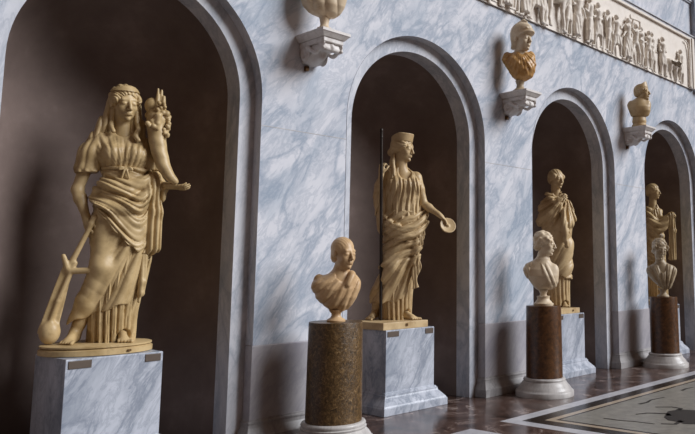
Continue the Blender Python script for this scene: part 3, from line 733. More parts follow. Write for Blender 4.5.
# ---- crowned goddess with long staff and offering dish (second niche)
def statue_staff():
    X0, Y0 = 6.03, 6.55
    root, rz = rootat('statue', X0, Y0, .90, 'pale marble statue of a crowned goddess with a long dark staff and a round dish', 'statue', 'standing statues in the niches')
    OFF = (0, 0, .08); mt = M['old_pale']; h = .009
    pl = block('plinth', 5.50-X0, 6.20-X0, 6.18-Y0, 6.80-Y0, [(0, 0), (0, .080)], mt, root)
    tg = box('tag', 5.84-X0, 5.872-X0, 6.172-Y0, 6.18-Y0, .03, .06, M['brass'], pl)
    v = Vol((-.42, -.36, -.01), (.62, .30, 2.22), h)
    HP = (.055, -.01, 2.065)
    v.chain([(.06, .01, 1.05, .14), (.05, .01, 1.35, .11), (.05, 0, 1.60, .12)], .08)
    v.cap((-.11, .02, 1.73), (.22, .0, 1.73), .06, .06, .08)
    v.cap((.03, .02, 1.78), (.04, .0, 1.9), .072, .060, .08)
    arm(v, (-.13, .03, 1.73), (-.245, .0, 1.46), (-.20, -.13, 1.74), 1.2)
    hand(v, (-.20, -.13, 1.74), (.05, .02, 1), (-.5, -.9, 0), 1.2, (45, 60, 40), 2, 40, -1)
    arm(v, (.23, -.02, 1.70), (.325, -.03, 1.38), (.50, -.13, 1.25), 1.2)
    hand(v, (.50, -.13, 1.25), (.72, -.15, -.62), (.3, -.1, 1), 1.2, (15, 22, 20), 5, 25, 1)
    v.chain([(-.05, 0, 1.05, .12), (-.06, -.10, .62, .08), (-.235, .04, .17, .045), (-.25, .06, .10, .04)], .05)
    v.chain([(.14, 0, 1.05, .12), (.12, -.02, .62, .085), (.09, .03, .16, .048), (.09, .03, .07, .045)], .05)
    foot(v, (-.24, .05, .015), (-.33, -.16, 0), 1.15); foot(v, (.07, .01, 0), (.26, -.16, 0), 1.2)
    head(v, HP, 62, 6, 0, 1.28, True, (.035, .01, 1.80), .050)
    v.mesh('body', mt, root, rz, OFF)
    v = Vol((-.17, -.24, 1.55), (.24, .24, 2.30), .008)
    hair(v, HP, 62, 6, 0, 1.28, 'wavy', 2)
    v.ell((-.075, .04, 2.03), (.06, .055, .055), .02)
    for pts in ([(-.05, -.02, 1.98, .020), (-.06, -.07, 1.90, .018), (-.05, -.11, 1.80, .018), (-.045, -.15, 1.72, .013)],
                [(-.07, .0, 1.98, .020), (-.085, -.04, 1.90, .018), (-.09, -.08, 1.80, .018), (-.075, -.12, 1.70, .014)]):
        v.curve(pts, 5, .01)
        for q in pts: v.ell(q[:3], q[3]*1.25, .008)
    v.mesh('hair', mt, root, rz, OFF)
    v = Vol((-.17, -.24, 2.05), (.26, .24, 2.36), .007)
    v.frame(rotm(62, 4, 0), HP, 1.28)
    def crown(x, y, z):
        r = np.sqrt(x*x+((y-.015)*.9)**2)
        return np.maximum(np.maximum(np.abs(r-.084-.10*(z-.07))-.010, .070-.2*(y+.0)*0-z), z-.150+.012*np.cos(2*np.arctan2(x, -y))*0+.35*np.maximum(y, 0))
    v.op(crown, (-.13, -.13, .05), (.13, .13, .2), .01); v.cap((-.09, -.03, .148), (.09, -.03, .148), .001, .001, 0)
    v.frame(); v.mesh('crown', mt, root, rz, OFF)
    # crinkled thin tunic
    v = Vol((-.36, -.30, 1.0), (.40, .26, 1.90), h)
    body = loft([(1.0, -.14, .33, -.18, .17), (1.2, -.15, .31, -.17, .16), (1.4, -.14, .28, -.15, .14), (1.55, -.16, .295, -.16, .13), (1.66, -.18, .29, -.15, .13), (1.75, -.16, .25, -.11, .12), (1.81, -.08, .15, -.08, .10), (1.86, -.03, .10, -.05, .09)])
    v.op(body, None, None, .03); v.ell((.0, -.11, 1.60), (.08, .075, .08), .06); v.ell((.19, -.09, 1.60), (.08, .08, .08), .06)
    v.chain([(-.12, .03, 1.74, .075), (-.185, .02, 1.60, .085), (-.20, .02, 1.45, .085), (-.175, .0, 1.22, .075), (-.165, -.01, 1.06, .06)], .05)
    def f(x, y, z):
        a = x-.05+.12*(z-1.3)*(x-.06)*4
        return -(.022*ridge(46*a+20*y*.6+1.8*wob(x, y, z, .9), .65)+.012*ridge(86*a+2.6*wob(x, y, z, 1.6), .7))*(1-.5*sstep(1.66, 1.74, z))
    v.op(f, None, None, 0, 'd')
    v.ell((.09, -.13, 1.80), (.095, .14, .12), .02, 's')
    v.mesh('tunic', mt, root, rz, OFF)
    # lower tunic pleats
    v = Vol((-.36, -.30, -.01), (.32, .30, .5), h)
    v.op(loft([(.0, -.20, .17, -.13, .20), (.3, -.20, .18, -.14, .18), (.49, -.17, .20, -.14, .17)]), None, None, .02)
    v.op(lambda x, y, z: -(.038*ridge(10*np.arctan2(x, -(y-.03))+.5*np.sin(6*z), .6)+.008*ridge(22*np.arctan2(x, -(y-.03)), .7)), None, None, 0, 'd')
    v.cap((-.33, -.22, .03), (-.25, -.02, .08), .075, .07, .02, 's'); v.cap((.26, -.24, .0), (.12, -.06, .06), .07, .06, .02, 's')
    v.mesh('tunic_skirt', mt, root, rz, OFF)
    # mantle
    v = Vol((-.42, -.38, .10), (.46, .30, 1.34), h)
    mn = loft([(.12, -.31, .12, -.14, .18), (.25, -.29, .16, -.15, .18), (.45, -.23, .19, -.17, .18), (.7, -.18, .25, -.19, .19), (.95, -.16, .32, -.20, .20), (1.15, -.15, .33, -.19, .18), (1.28, -.15, .30, -.16, .15)])
    v.op(mn, None, None, .03)
    v.chain([(.0, -.04, .95, .15), (-.06, -.125, .62, .10), (-.16, -.05, .36, .08), (-.25, .0, .2, .07)], .06)
    for dz, r_ in ((0, .030), (-.045, .03), (-.09, .028), (.04, .022)):
        v.curve([(-.17, -.02, 1.22+dz, r_), (-.09, -.16, 1.11+dz, r_), (.08, -.22, 1.04+dz, r_), (.25, -.17, 1.11+dz, r_), (.34, -.03, 1.24+dz, r_)], 6, .012)
    v.chain([(.22, -.14, 1.02, .035), (.235, -.15, .85, .045), (.22, -.15, .68, .04)], .03)
    def f(x, y, z):
        up = sstep(.62, .78, z)
        p1 = z-.9*(np.sqrt((x-.16)**2+.01)-.1)*np.where(x < .16, -.75, 1.0)+.03*wob(x, y, z, .6)
        a = np.arctan2(x-.30, 1.02-z)
        fr = .4+.6*sstep(.08, -.06, y)
        leg = np.exp(-(((x+.08)/.07)**2))*sstep(.9, .7, z)*.6
        return -(up*(.038*ridge(30*p1+1.0*wob(x, y, z, .6), .65)+.014*ridge(56*p1+1.5*wob(x, y, z, 1), .7))+(1-up)*(.055*ridge(15*a+.5*wob(x, y, z, .7), .62)+.014*ridge(33*a, .7)))*fr*(1-leg)
    v.op(f, None, None, 0, 'd')
    v.op(lambda x, y, z: (.20+.30*np.maximum(x+.05, 0)+.014*np.sin(45*x)-z), None, None, .01, 'i')
    v.mesh('mantle', mt, root, rz, OFF)
    v = Vol((.12, -.30, .30), (.40, .06, 1.16), h)              # free end falling in zigzag folds
    def strip(x, y, z):
        cx_ = .255-.05*(1.1-z)+.012*np.sin(22*z); hw = .050-.018*(1.1-z)+.012*np.sin(22*z+1)
        return np.maximum(np.maximum(np.abs(x-cx_)-hw, np.abs(y+.15)-.035-.012*ridge(90*x+6*z, .7)), np.maximum(z-1.1, .36+.3*(x-.2)-z))*.8
    v.op(strip, None, None, .0); v.mesh('mantle_end', mt, root, rz, OFF)
    v = Vol((-.30, -.24, 1.02), (-.08, .14, 1.76), h)          # sleeve cloth hanging from the raised arm
    v.chain([(-.14, .0, 1.70, .05), (-.165, -.02, 1.5, .062), (-.16, -.03, 1.1, .05)], .03)
    v.op(lambda x, y, z: -.018*ridge(75*x+35*y+.7*wob(x, y, z, .6), .6), None, None, 0, 'd'); v.mesh('sleeve_fall', mt, root, rz, OFF)
    # dish
    v = Vol((.46, -.30, .98), (.74, .06, 1.24), .007)
    Rm = np.stack([np.array((.62, .0, -.785)), np.array((.55, .62, .56)), np.array((0., 0., 0.))], 1)
    nrm = np.array((.25, -.88, .40)); nrm /= np.linalg.norm(nrm)
    c0 = np.array((.605, -.165, 1.115))
    def dish(x, y, z):
        X, Y, Z = x-c0[0], y-c0[1], z-c0[2]; t_ = X*nrm[0]+Y*nrm[1]+Z*nrm[2]; r = np.sqrt(np.maximum(X*X+Y*Y+Z*Z-t_*t_, 0))
        return np.maximum(np.abs(t_-1.6*r*r*(r < .2)+.01)-.010, r-.100)
    v.op(dish, None, None, .0); v.ell(c0, .022, .01); d_ = v.mesh('dish', mt, root, rz, OFF)
    # staff
    v = Vol((-.25, -.24, -.005), (-.12, -.10, 2.32), .0055)
    v.cap((-.178, -.165, .012), (-.205, -.165, 2.26), .018, .018, 0); v.ell((-.206, -.165, 2.27), (.02, .02, .028), .01); v.ell((-.203, -.165, 2.18), (.018, .018, .01), .01)
    o = v.mesh('staff', M['staff'], root, rz, OFF); o['label'] = 'long dark staff'
    return root
statue_staff()
# ---- wrapped woman, hand at the breast (third niche)
def statue_wrapped():
    X0, Y0 = 9.50, 6.60
    root, rz = rootat('statue', X0, Y0, .90, 'marble statue of a woman wrapped tightly in a mantle, in the third niche', 'statue', 'standing statues in the niches')
    OFF = (0, 0, .075); mt = M['old_pale']; h = .011
    pl = block('plinth', 9.0-X0, 9.40-X0+.10, 6.20-Y0, 6.84-Y0, [(0, 0), (0, .078)], mt, root)
    box('tag', 9.30-X0, 9.33-X0, 6.192-Y0, 6.20-Y0, .03, .055, M['brass'], pl)
    v = Vol((-.34, -.34, -.01), (.36, .30, 2.24), h)
    HP = (.0, -.02, 2.01)
    v.chain([(.0, .01, .9, .14), (.0, .01, 1.30, .12), (-.01, 0, 1.55, .12)], .08)
    v.cap((-.15, .01, 1.64), (.13, .0, 1.64), .06, .06, .08); v.cap((-.01, .02, 1.70), (0, .0, 1.82), .072, .06, .08)
    arm(v, (-.17, .0, 1.62), (-.20, -.05, 1.32), (.02, -.20, 1.56), 1.15); hand(v, (.02, -.20, 1.56), (.25, -.1, 1), (-.1, -1, 0), 1.1, (20, 35, 25), 4, 30, -1)
    arm(v, (.15, .0, 1.62), (.20, -.02, 1.34), (.14, -.20, 1.24), 1.15); hand(v, (.14, -.20, 1.24), (.1, -.3, -1), (.3, -1, 0), 1.1, (20, 35, 25), 4, 30, 1)
    foot(v, (-.12, .02, 0), (-.15, -.20, 0), 1.15); foot(v, (.08, .0, 0), (.13, -.22, 0), 1.15)
    head(v, HP, 42, 4, 0, 1.28, True, (-.01, .01, 1.72), .05); v.mesh('body', mt, root, rz, OFF)
    v = Vol((-.20, -.22, 1.74), (.20, .22, 2.26), .009)
    hair(v, HP, 42, 4, 0, 1.28, 'straight', 1); v.ell((-.07, .09, 2.0), (.06, .055, .06), .02); v.mesh('hair', mt, root, rz, OFF)
    v = Vol((-.30, -.30, -.01), (.32, .28, .8), h)
    v.op(loft([(.0, -.19, .18, -.15, .20), (.3, -.17, .18, -.14, .18), (.79, -.17, .20, -.15, .17)]), None, None, .02)
    v.op(lambda x, y, z: -(.026*ridge(8.5*np.arctan2(x, -(y-.03))+.5*np.sin(5*z), .6)), None, None, 0, 'd')
    v.cap((-.16, -.28, .02), (-.13, -.05, .06), .07, .06, .02, 's'); v.cap((.15, -.28, .0), (.10, -.06, .05), .07, .06, .02, 's')
    v.mesh('tunic_skirt', mt, root, rz, OFF)
    v = Vol((-.36, -.36, .30), (.38, .30, 1.86), h)
    v.op(loft([(.35, -.20, .21, -.17, .18), (.7, -.20, .24, -.19, .18), (1.0, -.22, .25, -.19, .18), (1.3, -.23, .22, -.18, .16), (1.5, -.245, .20, -.16, .14), (1.62, -.23, .19, -.14, .13), (1.71, -.17, .14, -.11, .12), (1.77, -.11, .09, -.09, .10), (1.80, -.09, .08, -.07, .09)]), None, None, .03)
    v.chain([(-.18, .0, 1.58, .10), (-.205, -.05, 1.34, .10), (-.08, -.17, 1.44, .075), (.0, -.19, 1.54, .06)], .04)
    v.chain([(.15, .0, 1.58, .09), (.20, -.04, 1.36, .09), (.13, -.18, 1.27, .07)], .05)
    v.curve([(-.14, -.05, 1.76, .035), (-.03, -.15, 1.62, .035), (.10, -.13, 1.66, .035), (.13, -.02, 1.74, .035)], 6, .02)
    v.curve([(.02, -.19, 1.60, .04), (.10, -.20, 1.45, .035), (.13, -.23, 1.20, .04), (.14, -.22, .95, .035)], 6, .02)
    def f(x, y, z):
        a = np.arctan2(x-.16, 1.75-z); b = np.arctan2(x+.32, z-.2)
        fr = .5+.5*sstep(.08, -.05, y)
        w_ = sstep(1.30, 1.1, z)
        return -((1-w_)*(.036*ridge(10*a+1.0*wob(x, y, z, .8), .65)+.016*ridge(24*a+1.6*wob(x, y, z, 1), .7))+w_*(.036*ridge(12*b+.7*wob(x, y, z, .7), .65)+.009*ridge(22*b, .7)))*fr
    v.op(f, None, None, 0, 'd')
    v.ell((.01, -.14, 1.80), (.07, .12, .08), .02, 's')
    v.op(lambda x, y, z: .46-.35*(x-.1)+.012*np.sin(40*x)-z, None, None, .01, 'i')
    v.mesh('mantle', mt, root, rz, OFF)

# ---- figure holding out a fold of the cloak (farthest niche)
def statue_cloak():
    X0, Y0 = 12.86, 6.60
    root, rz = rootat('statue', X0, Y0, .90, 'aged marble statue in profile holding out a hanging cloak, in the farthest niche', 'statue', 'standing statues in the niches')
    OFF = (0, 0, .075); mt = M['old']; h = .012
    block('plinth', 12.10-X0, 12.72-X0, 6.22-Y0, 6.86-Y0, [(0, 0), (0, .078)], mt, root)
    v = Vol((-.34, -.34, -.01), (.42, .30, 2.28), h)
    HP = (-.03, .0, 2.07)
    v.chain([(-.05, .01, .9, .14), (-.05, .01, 1.30, .12), (-.05, 0, 1.6, .12)], .08)
    v.cap((-.15, .01, 1.68), (.08, .0, 1.68), .06, .06, .08); v.cap((-.06, .02, 1.74), (-.04, .0, 1.9), .072, .06, .08)
    arm(v, (.06, -.04, 1.66), (.08, -.10, 1.50), (.25, -.14, 1.60), 1.15); hand(v, (.25, -.14, 1.60), (1, -.1, .15), (0, -.3, 1), 1.1, (45, 50, 30), 4, 30, -1)
    arm(v, (-.17, .0, 1.66), (-.20, -.03, 1.36), (-.12, -.18, 1.16), 1.15); hand(v, (-.12, -.18, 1.16), (.3, -.2, -1), (-.3, -1, 0), 1.1, (20, 35, 25), 4, 30, 1)
    foot(v, (-.12, .02, 0), (-.08, -.22, 0), 1.15); foot(v, (.06, .0, 0), (.16, -.20, 0), 1.15)
    head(v, HP, 72, 2, 0, 1.22, True, (-.05, .01, 1.76), .05); v.mesh('body', mt, root, rz, OFF)
    v = Vol((-.22, -.20, 1.8), (.16, .22, 2.3), .010)
    hair(v, HP, 72, 2, 0, 1.22, 'wavy', 3); v.ell((-.12, .03, 2.03), (.055, .05, .05), .02); v.mesh('hair', mt, root, rz, OFF)
    v = Vol((-.34, -.32, -.01), (.30, .28, 1.84), h)
    v.op(loft([(.0, -.21, .18, -.15, .20), (.4, -.20, .17, -.15, .18), (.8, -.20, .15, -.16, .18), (1.1, -.20, .14, -.17, .17), (1.35, -.20, .12, -.15, .15), (1.55, -.22, .13, -.15, .13), (1.68, -.19, .11, -.12, .12), (1.77, -.12, .05, -.09, .10), (1.81, -.10, .03, -.07, .09)]), None, None, .03)
    v.op(lambda x, y, z: -(.032*ridge(9.5*np.arctan2(x+.03, -(y-.03))+.9*np.sin(4*z)+.8*wob(x, y, z), .62)+.008*ridge(20*np.arctan2(x+.03, -y)+wob(x, y, z, 1.3), .7)), None, None, 0, 'd')
    v.ell((-.03, -.14, 1.80), (.08, .12, .08), .02, 's'); v.mesh('tunic', mt, root, rz, OFF)
    v = Vol((-.36, -.36, .66), (.44, .30, 1.80), h)
    v.op(loft([(.70, -.22, .15, -.18, .19), (1.0, -.22, .16, -.19, .19), (1.3, -.22, .14, -.18, .17), (1.5, -.235, .12, -.17, .15), (1.66, -.21, .0, -.13, .13), (1.74, -.15, -.04, -.10, .11)]), None, None, .03)
    v.curve([(-.16, -.06, 1.72, .05), (-.06, -.17, 1.48, .06), (.10, -.18, 1.42, .06), (.22, -.15, 1.53, .055), (.30, -.13, 1.60, .045)], 6, .03)
    v.curve([(-.18, -.06, 1.55, .05), (-.04, -.18, 1.32, .05), (.12, -.18, 1.34, .05), (.26, -.14, 1.52, .04)], 6, .03)
    v.chain([(.30, -.14, 1.60, .045), (.31, -.14, 1.3, .055), (.285, -.14, .76, .065)], .04)
    def f(x, y, z):
        p = z-.55*np.abs(x-.10)**1.3*1.6
        hg = sstep(.20, .25, x)
        return -((.034*ridge(28*p+1.0*wob(x, y, z, .7), .65)+.008*ridge(55*p, .7))*(1-hg)+.032*ridge(62*x+28*y+.6*wob(x, y, z, .5), .6)*hg)
    v.op(f, None, None, 0, 'd')
    v.op(lambda x, y, z: .74+.25*np.minimum(x, 0)-z, None, None, .01, 'i')
    v.mesh('cloak', mt, root, rz, OFF)
statue_wrapped(); statue_cloak()
# ------------------------------------------------------------------ busts
def socle(root, prof, m, cx=0):
    o = lathe('socle', cx, 0, prof, m, root, 48); return o
def bust(loc, label, cat_group, m, hd, chest, folds, zc, socle_prof, hairstyle=None, m_skin=None, m_hair=None, name='bust', h=.0075, extra=None, neckline=None, neck_r=.056, socle_x=0.0, drape='drapery', female=False, inset=.014):
    """loc: base of the socle; hd=(x,y,z,yaw,pitch,roll,scale) of the head; chest rows relative to loc; zc chest bottom"""
    root, rz = rootat(name, loc[0], loc[1], loc[2], label, 'bust', cat_group)
    ms = m_skin or m
    o = socle(root, socle_prof, M['bust_grey'] if m is M['ochre'] else m)
    HP = hd[:3]
    v = Vol((-.34, -.26, zc-.02), (.34, .24, hd[2]+.22), h)
    chest = [(r[0], r[1]*1.0, r[2]*1.0, r[3], r[4]) for r in chest]
    L0 = loft(chest)
    zs = chest[-1][0]; zw = [r for r in chest if r[2]-r[1] == max(q[2]-q[1] for q in chest)][0]
    sh = [((zw[1]+.055, .0, (zw[0]*2+zs)/3), (.062, .065, .085)), ((zw[2]-.055, .0, (zw[0]*2+zs)/3), (.062, .065, .085))]
    def L(x, y, z):
        d = L0(x, y, z)
        for c_, r_ in sh:
            X, Y, Z = x-c_[0], y-c_[1], z-c_[2]; k0 = np.sqrt((X/r_[0])**2+(Y/r_[1])**2+(Z/r_[2])**2); k1 = np.sqrt((X/r_[0]**2)**2+(Y/r_[1]**2)**2+(Z/r_[2]**2)**2)+1e-6
            d = smin(d, k0*(k0-1)/k1, .05)
        return d
    v.op(lambda x, y, z: L(x, y, z)+inset, None, None, .03)
    v.cap((chest[-1][1]*.5+chest[-1][2]*.5, .02, zs-.06), (HP[0]-.01, HP[1]+.02, HP[2]-.10), neck_r*1.45, neck_r*1.2, .08)
    head(v, HP, hd[3], hd[4], hd[5], hd[6], female, None, neck_r)
    if extra: extra(v)
    body = v.mesh('figure', ms, root, rz)
    if folds is not None:
        v = Vol((-.36, -.28, zc-.03), (.36, .26, zs+.06), h)
        v.op(L, None, None, .02)
        v.op(lambda x, y, z: folds(x, y, z)*(.12+1.25*sstep(.03, -.07, y)), None, None, 0, 'd')
        if neckline: neckline(v)
        v.mesh(drape, m, root, rz)
    if hairstyle:
        v = Vol((HP[0]-.2, HP[1]-.2, HP[2]-.2), (HP[0]+.2, HP[1]+.22, HP[2]+.24), .0065)
        hair(v, HP, hd[3], hd[4], hd[5], hd[6], hairstyle, loc[0]); v.mesh('hair', m_hair or ms, root, rz)
    return root, rz, HP

SOC1 = [(.085, 0), (.088, .012), (.080, .022), (.055, .035), (.042, .055), (.044, .075), (.062, .095), (.07, .11)]
# nearest: man in a toga
CH = [(.105, -.05, .10, -.05, .05), (.15, -.12, .14, -.10, .07), (.22, -.185, .185, -.13, .09), (.30, -.215, .205, -.14, .10), (.36, -.205, .20, -.12, .10), (.41, -.15, .17, -.09, .09), (.45, -.07, .11, -.07, .08)]
def fold_toga(x, y, z):
    b = np.arctan2(x-.17, .53-z); w_ = sstep(.06, .11, x)
    return -(.017*ridge(10*b+1.0*wob(x, y, z, 1.2), .6)+.006*ridge(23*b+1.5*wob(x, y, z, 1.8), .7))*(1-w_)-.014*ridge(40*(x-.35*(z-.3))+.5*wob(x, y, z), .6)*w_
def neck_toga(v):
    v.ell((.045, -.10, .47), (.060, .13, .095), .015, 's')
    v.curve([(.13, .0, .44, .030), (.135, -.08, .42, .026), (.10, -.13, .34, .022)], 5, .02)
bust((COLS[0][0], COLS[0][1], 1.100), 'tan marble bust of a short-haired man in a toga, on the speckled column', 'busts on the round columns', M['bust_tan'],
     (.055, -.02, .628, 38, 5, 0, 1.20), CH, fold_toga, .10, SOC1, 'short', neckline=neck_toga, neck_r=.056)
# second: young man with a shoulder strap
SOC2 = [(.125, 0), (.13, .012), (.13, .03), (.115, .036), (.105, .05), (.082, .075), (.078, .095), (.082, .105), (.085, .12), (.05, .125), (.042, .15), (.055, .18), (.06, .195)]
CH2 = [(.19, -.07, .06, -.04, .04), (.23, -.12, .16, -.09, .06), (.30, -.17, .20, -.125, .08), (.38, -.225, .20, -.14, .10), (.46, -.255, .17, -.13, .11), (.53, -.22, .13, -.10, .10), (.58, -.12, .08, -.07, .08)]
def fold_strap(x, y, z):
    return -(.013*ridge(60*(x*.8+.35*(z-.4))+.5*wob(x, y, z, 1), .6))
def neck_strap(v):
    v.op(lambda x, y, z: np.minimum(np.abs(x*.93+.30*(z-.4)-.065)-.052, np.abs(x*.9-.25*(z-.4)+.215)-.05), None, None, .006, 'i')
bust((COLS[1][0], COLS[1][1], 1.105), 'ivory marble bust of a young man with curly hair and a strap over the shoulder', 'busts on the round columns', M['bust_white'],
     (.025, -.02, .790, 80, 6, 0, 1.25), CH2, fold_strap, .185, SOC2, 'curly', neckline=neck_strap, neck_r=.058, inset=.004)
# third: curly head with draped shoulders
CH3 = [(.135, -.0, .11, -.07, .03), (.19, -.08, .135, -.11, .06), (.27, -.16, .17, -.14, .09), (.36, -.215, .19, -.14, .10), (.44, -.22, .18, -.12, .10), (.50, -.17, .13, -.10, .09), (.55, -.10, .07, -.07, .08)]
def fold_v(x, y, z):
    a = np.arctan2(x-.06, z-.02)
    return -(.022*ridge(13*a+.3*wob(x, y, z, 1), .6)+.007*ridge(29*a, .7))
def neck_v(v): v.ell((.01, -.12, .55), (.06, .10, .16), .015, 's')
bust((COLS[2][0], COLS[2][1], 1.105), 'aged marble bust with a tall mass of curls and draped shoulders, on the farthest column', 'busts on the round columns', M['bust_grey'],
     (-.035, -.03, .775, 24, 14, 8, 1.36), [(r[0], r[1]*1.12, r[2]*1.12, r[3], r[4]) for r in CH3], fold_v, .13, [(r*1.1, z*1.25) for r, z in SOC1], 'curly', neckline=neck_v, neck_r=.055, female=True)

# ---- busts on the wall consoles
YB = WY-.24
def shelf_z(): return 3.5+.41
SOC3 = [(.10, 0), (.104, .014), (.085, .026), (.055, .045), (.045, .075), (.055, .10), (.065, .12)]
# above the first pier: heavy draped bust cut by the top of the view
CH4 = [(.175, -.05, .10, -.05, .05), (.21, -.15, .15, -.10, .08), (.28, -.22, .19, -.14, .10), (.38, -.25, .22, -.15, .11), (.50, -.26, .24, -.14, .11), (.60, -.20, .20, -.11, .10), (.66, -.09, .09, -.07, .08)]
def fold_big(x, y, z): return -(.012*ridge(26*(x+.3*(z-.3))+1.0*wob(x, y, z, 1), .6))
bust((4.285, YB, 3.91), 'ivory draped bust on a wall console, cut off by the top edge', 'busts on the wall consoles', M['bust_white'],
     (.0, -.02, .86, 40, 4, 0, 1.25), CH4, fold_big, .17, [(.09, 0), (.09, .03), (.075, .034), (.075, .06), (.05, .07), (.04, .10), (.05, .16), (.06, .19)], 'short')
# helmeted bust: pale head, ochre chest
CH5 = [(.15, -.03, .08, -.05, .05), (.20, -.10, .17, -.11, .07), (.28, -.15, .205, -.14, .09), (.36, -.20, .215, -.15, .10), (.44, -.225, .20, -.13, .11), (.50, -.20, .15, -.10, .10), (.545, -.10, .09, -.07, .08)]
def fold_arm(x, y, z): return -(.006*ridge(34*np.arctan2(x, .62-z)*.6+1.5*wob(x, y, z, 1.2), .7)+.006*np.sin(50*x)*np.sin(46*z))
def extra_n(v): pass
r5, rz5, HP5 = bust((7.49, YB, 3.91), 'pale helmeted bust with an ochre stone chest on a wall console', 'busts on the wall consoles', M['ochre'],
     (.025, -.02, .715, 52, 2, 0, 1.34), CH5, fold_arm, .14, [(r, z*1.3) for r, z in SOC3], None, m_skin=M['bust_white'], drape='armour')
v = Vol((-.24, -.26, .58), (.28, .28, 1.05), .0065)
v.frame(rotm(52, 2, 0), HP5, 1.34)
v.ell((0, .015, .070), (.094, .112, .112), .01); v.ell((0, -.02, .10), (.07, .10, .07), .04)
v.ell((0, .06, .01), (.080, .050, .06), .03)
v.cap((0, .060, .0), (0, .075, -.065), .050, .048, .03)
v.op(lambda x, y, z: np.maximum(np.abs(z-.052+.28*(y+.08))-.009, np.sqrt((x/.080)**2+((y+.06)/.085)**2)*.08-.08), (-.1, -.16, -.0), (.1, .05, .12), .012)
v.ell((0, -.120, -.030), (.066, .090, .076), .012, 's'); v.op(lambda x, y, z: -(z+.085), None, None, .01, 'i')
v.chain([(0, -.06, .175, .012), (0, -.02, .195, .018), (0, .05, .180, .012)], .01)
for s_ in (-1, 1): v.ell((.040*s_, -.098, .100), (.018, .014, .012), .006)
v.frame(); o = v.mesh('helmet', M['bust_white'], r5, rz5)
# small crowned bust in profile
CH6 = [(.16, -.11, .12, -.08, .07), (.20, -.15, .18, -.11, .08), (.27, -.175, .205, -.14, .09), (.34, -.19, .205, -.14, .10), (.40, -.19, .18, -.12, .11), (.46, -.12, .13, -.09, .10), (.50, -.05, .09, -.07, .08)]
SOC4 = [(.12, 0), (.125, .01), (.125, .04), (.112, .046), (.108, .07), (.112, .075), (.12, .10), (.115, .12), (.11, .165)]
r6, rz6, HP6 = bust((10.76, YB, 3.91), 'small aged bust in profile wearing a peaked crown, on the farthest wall console', 'busts on the wall consoles', M['old_pale'],
     (.065, .0, .595, 74, 0, 0, 1.12), CH6, None, .15, SOC4, 'wavy', female=True, neck_r=.055, m_hair=M['old_pale'])
v = Vol((-.2, -.2, .60), (.26, .22, .86), .0065)
v.frame(rotm(74, 0, 0), HP6, 1.12)
v.op(lambda x, y, z: np.maximum(np.maximum(np.abs(np.sqrt(x*x+((y-.02)*.9)**2)-.082+.2*(z-.09))-.010, .07-z), np.maximum(z-.115-.05*np.cos(np.arctan2(x, -y)), y-.03)), (-.12, -.12, .05), (.12, .05, .2), .01)
v.ell((0, .085, .03), (.05, .05, .045), .02); v.frame(); v.mesh('crown', M['old_pale'], r6, rz6)
# ------------------------------------------------------------------ carved frieze
FR = empty('frieze_relief', ((FX0+FX1)/2, WY, FZ0), 'long cream marble relief of walking figures and animals above the niches', 'relief')
fx = (FX0+FX1)/2
fb = bmesh.new(); bx(fb, FX0-fx, FX1-fx, -.016, .0, 0, FZ1-FZ0)
bm_obj('background_slab', fb, M['frieze_bg'], FR)
fb = bmesh.new(); bx(fb, FX0-fx, FX1-fx, -.030, 0, 0, .016); bx(fb, FX0-fx, FX1-fx, -.06, 0, FZ1-FZ0-.05, FZ1-FZ0-.005)
bm_obj('ledge', fb, M['frieze_bg'], FR, False, None, .006)
fb = bmesh.new(); bx(fb, FX1-fx-.10, FX1-fx, -.085, 0, 0, FZ1-FZ0-.01); bx(fb, FX1-fx-.16, FX1-fx-.115, -.065, 0, .0, FZ1-FZ0-.03)
bm_obj('end_frame', fb, M['frieze_bg'], FR, False, None, .008)
# tree at the end of the relief, arching along the frame
v = Vol((-.26, -.09, .0), (.06, .02, 1.0), .011)
v.curve([(.0, -.04, .03, .022), (.005, -.04, .4, .018), (-.01, -.04, .75, .016), (-.07, -.04, .90, .014), (-.18, -.04, .93, .010)], 6, .01)
v.mesh('tree', M['frieze'], FR, 0, (FX1-fx-.20, -.01, 0))

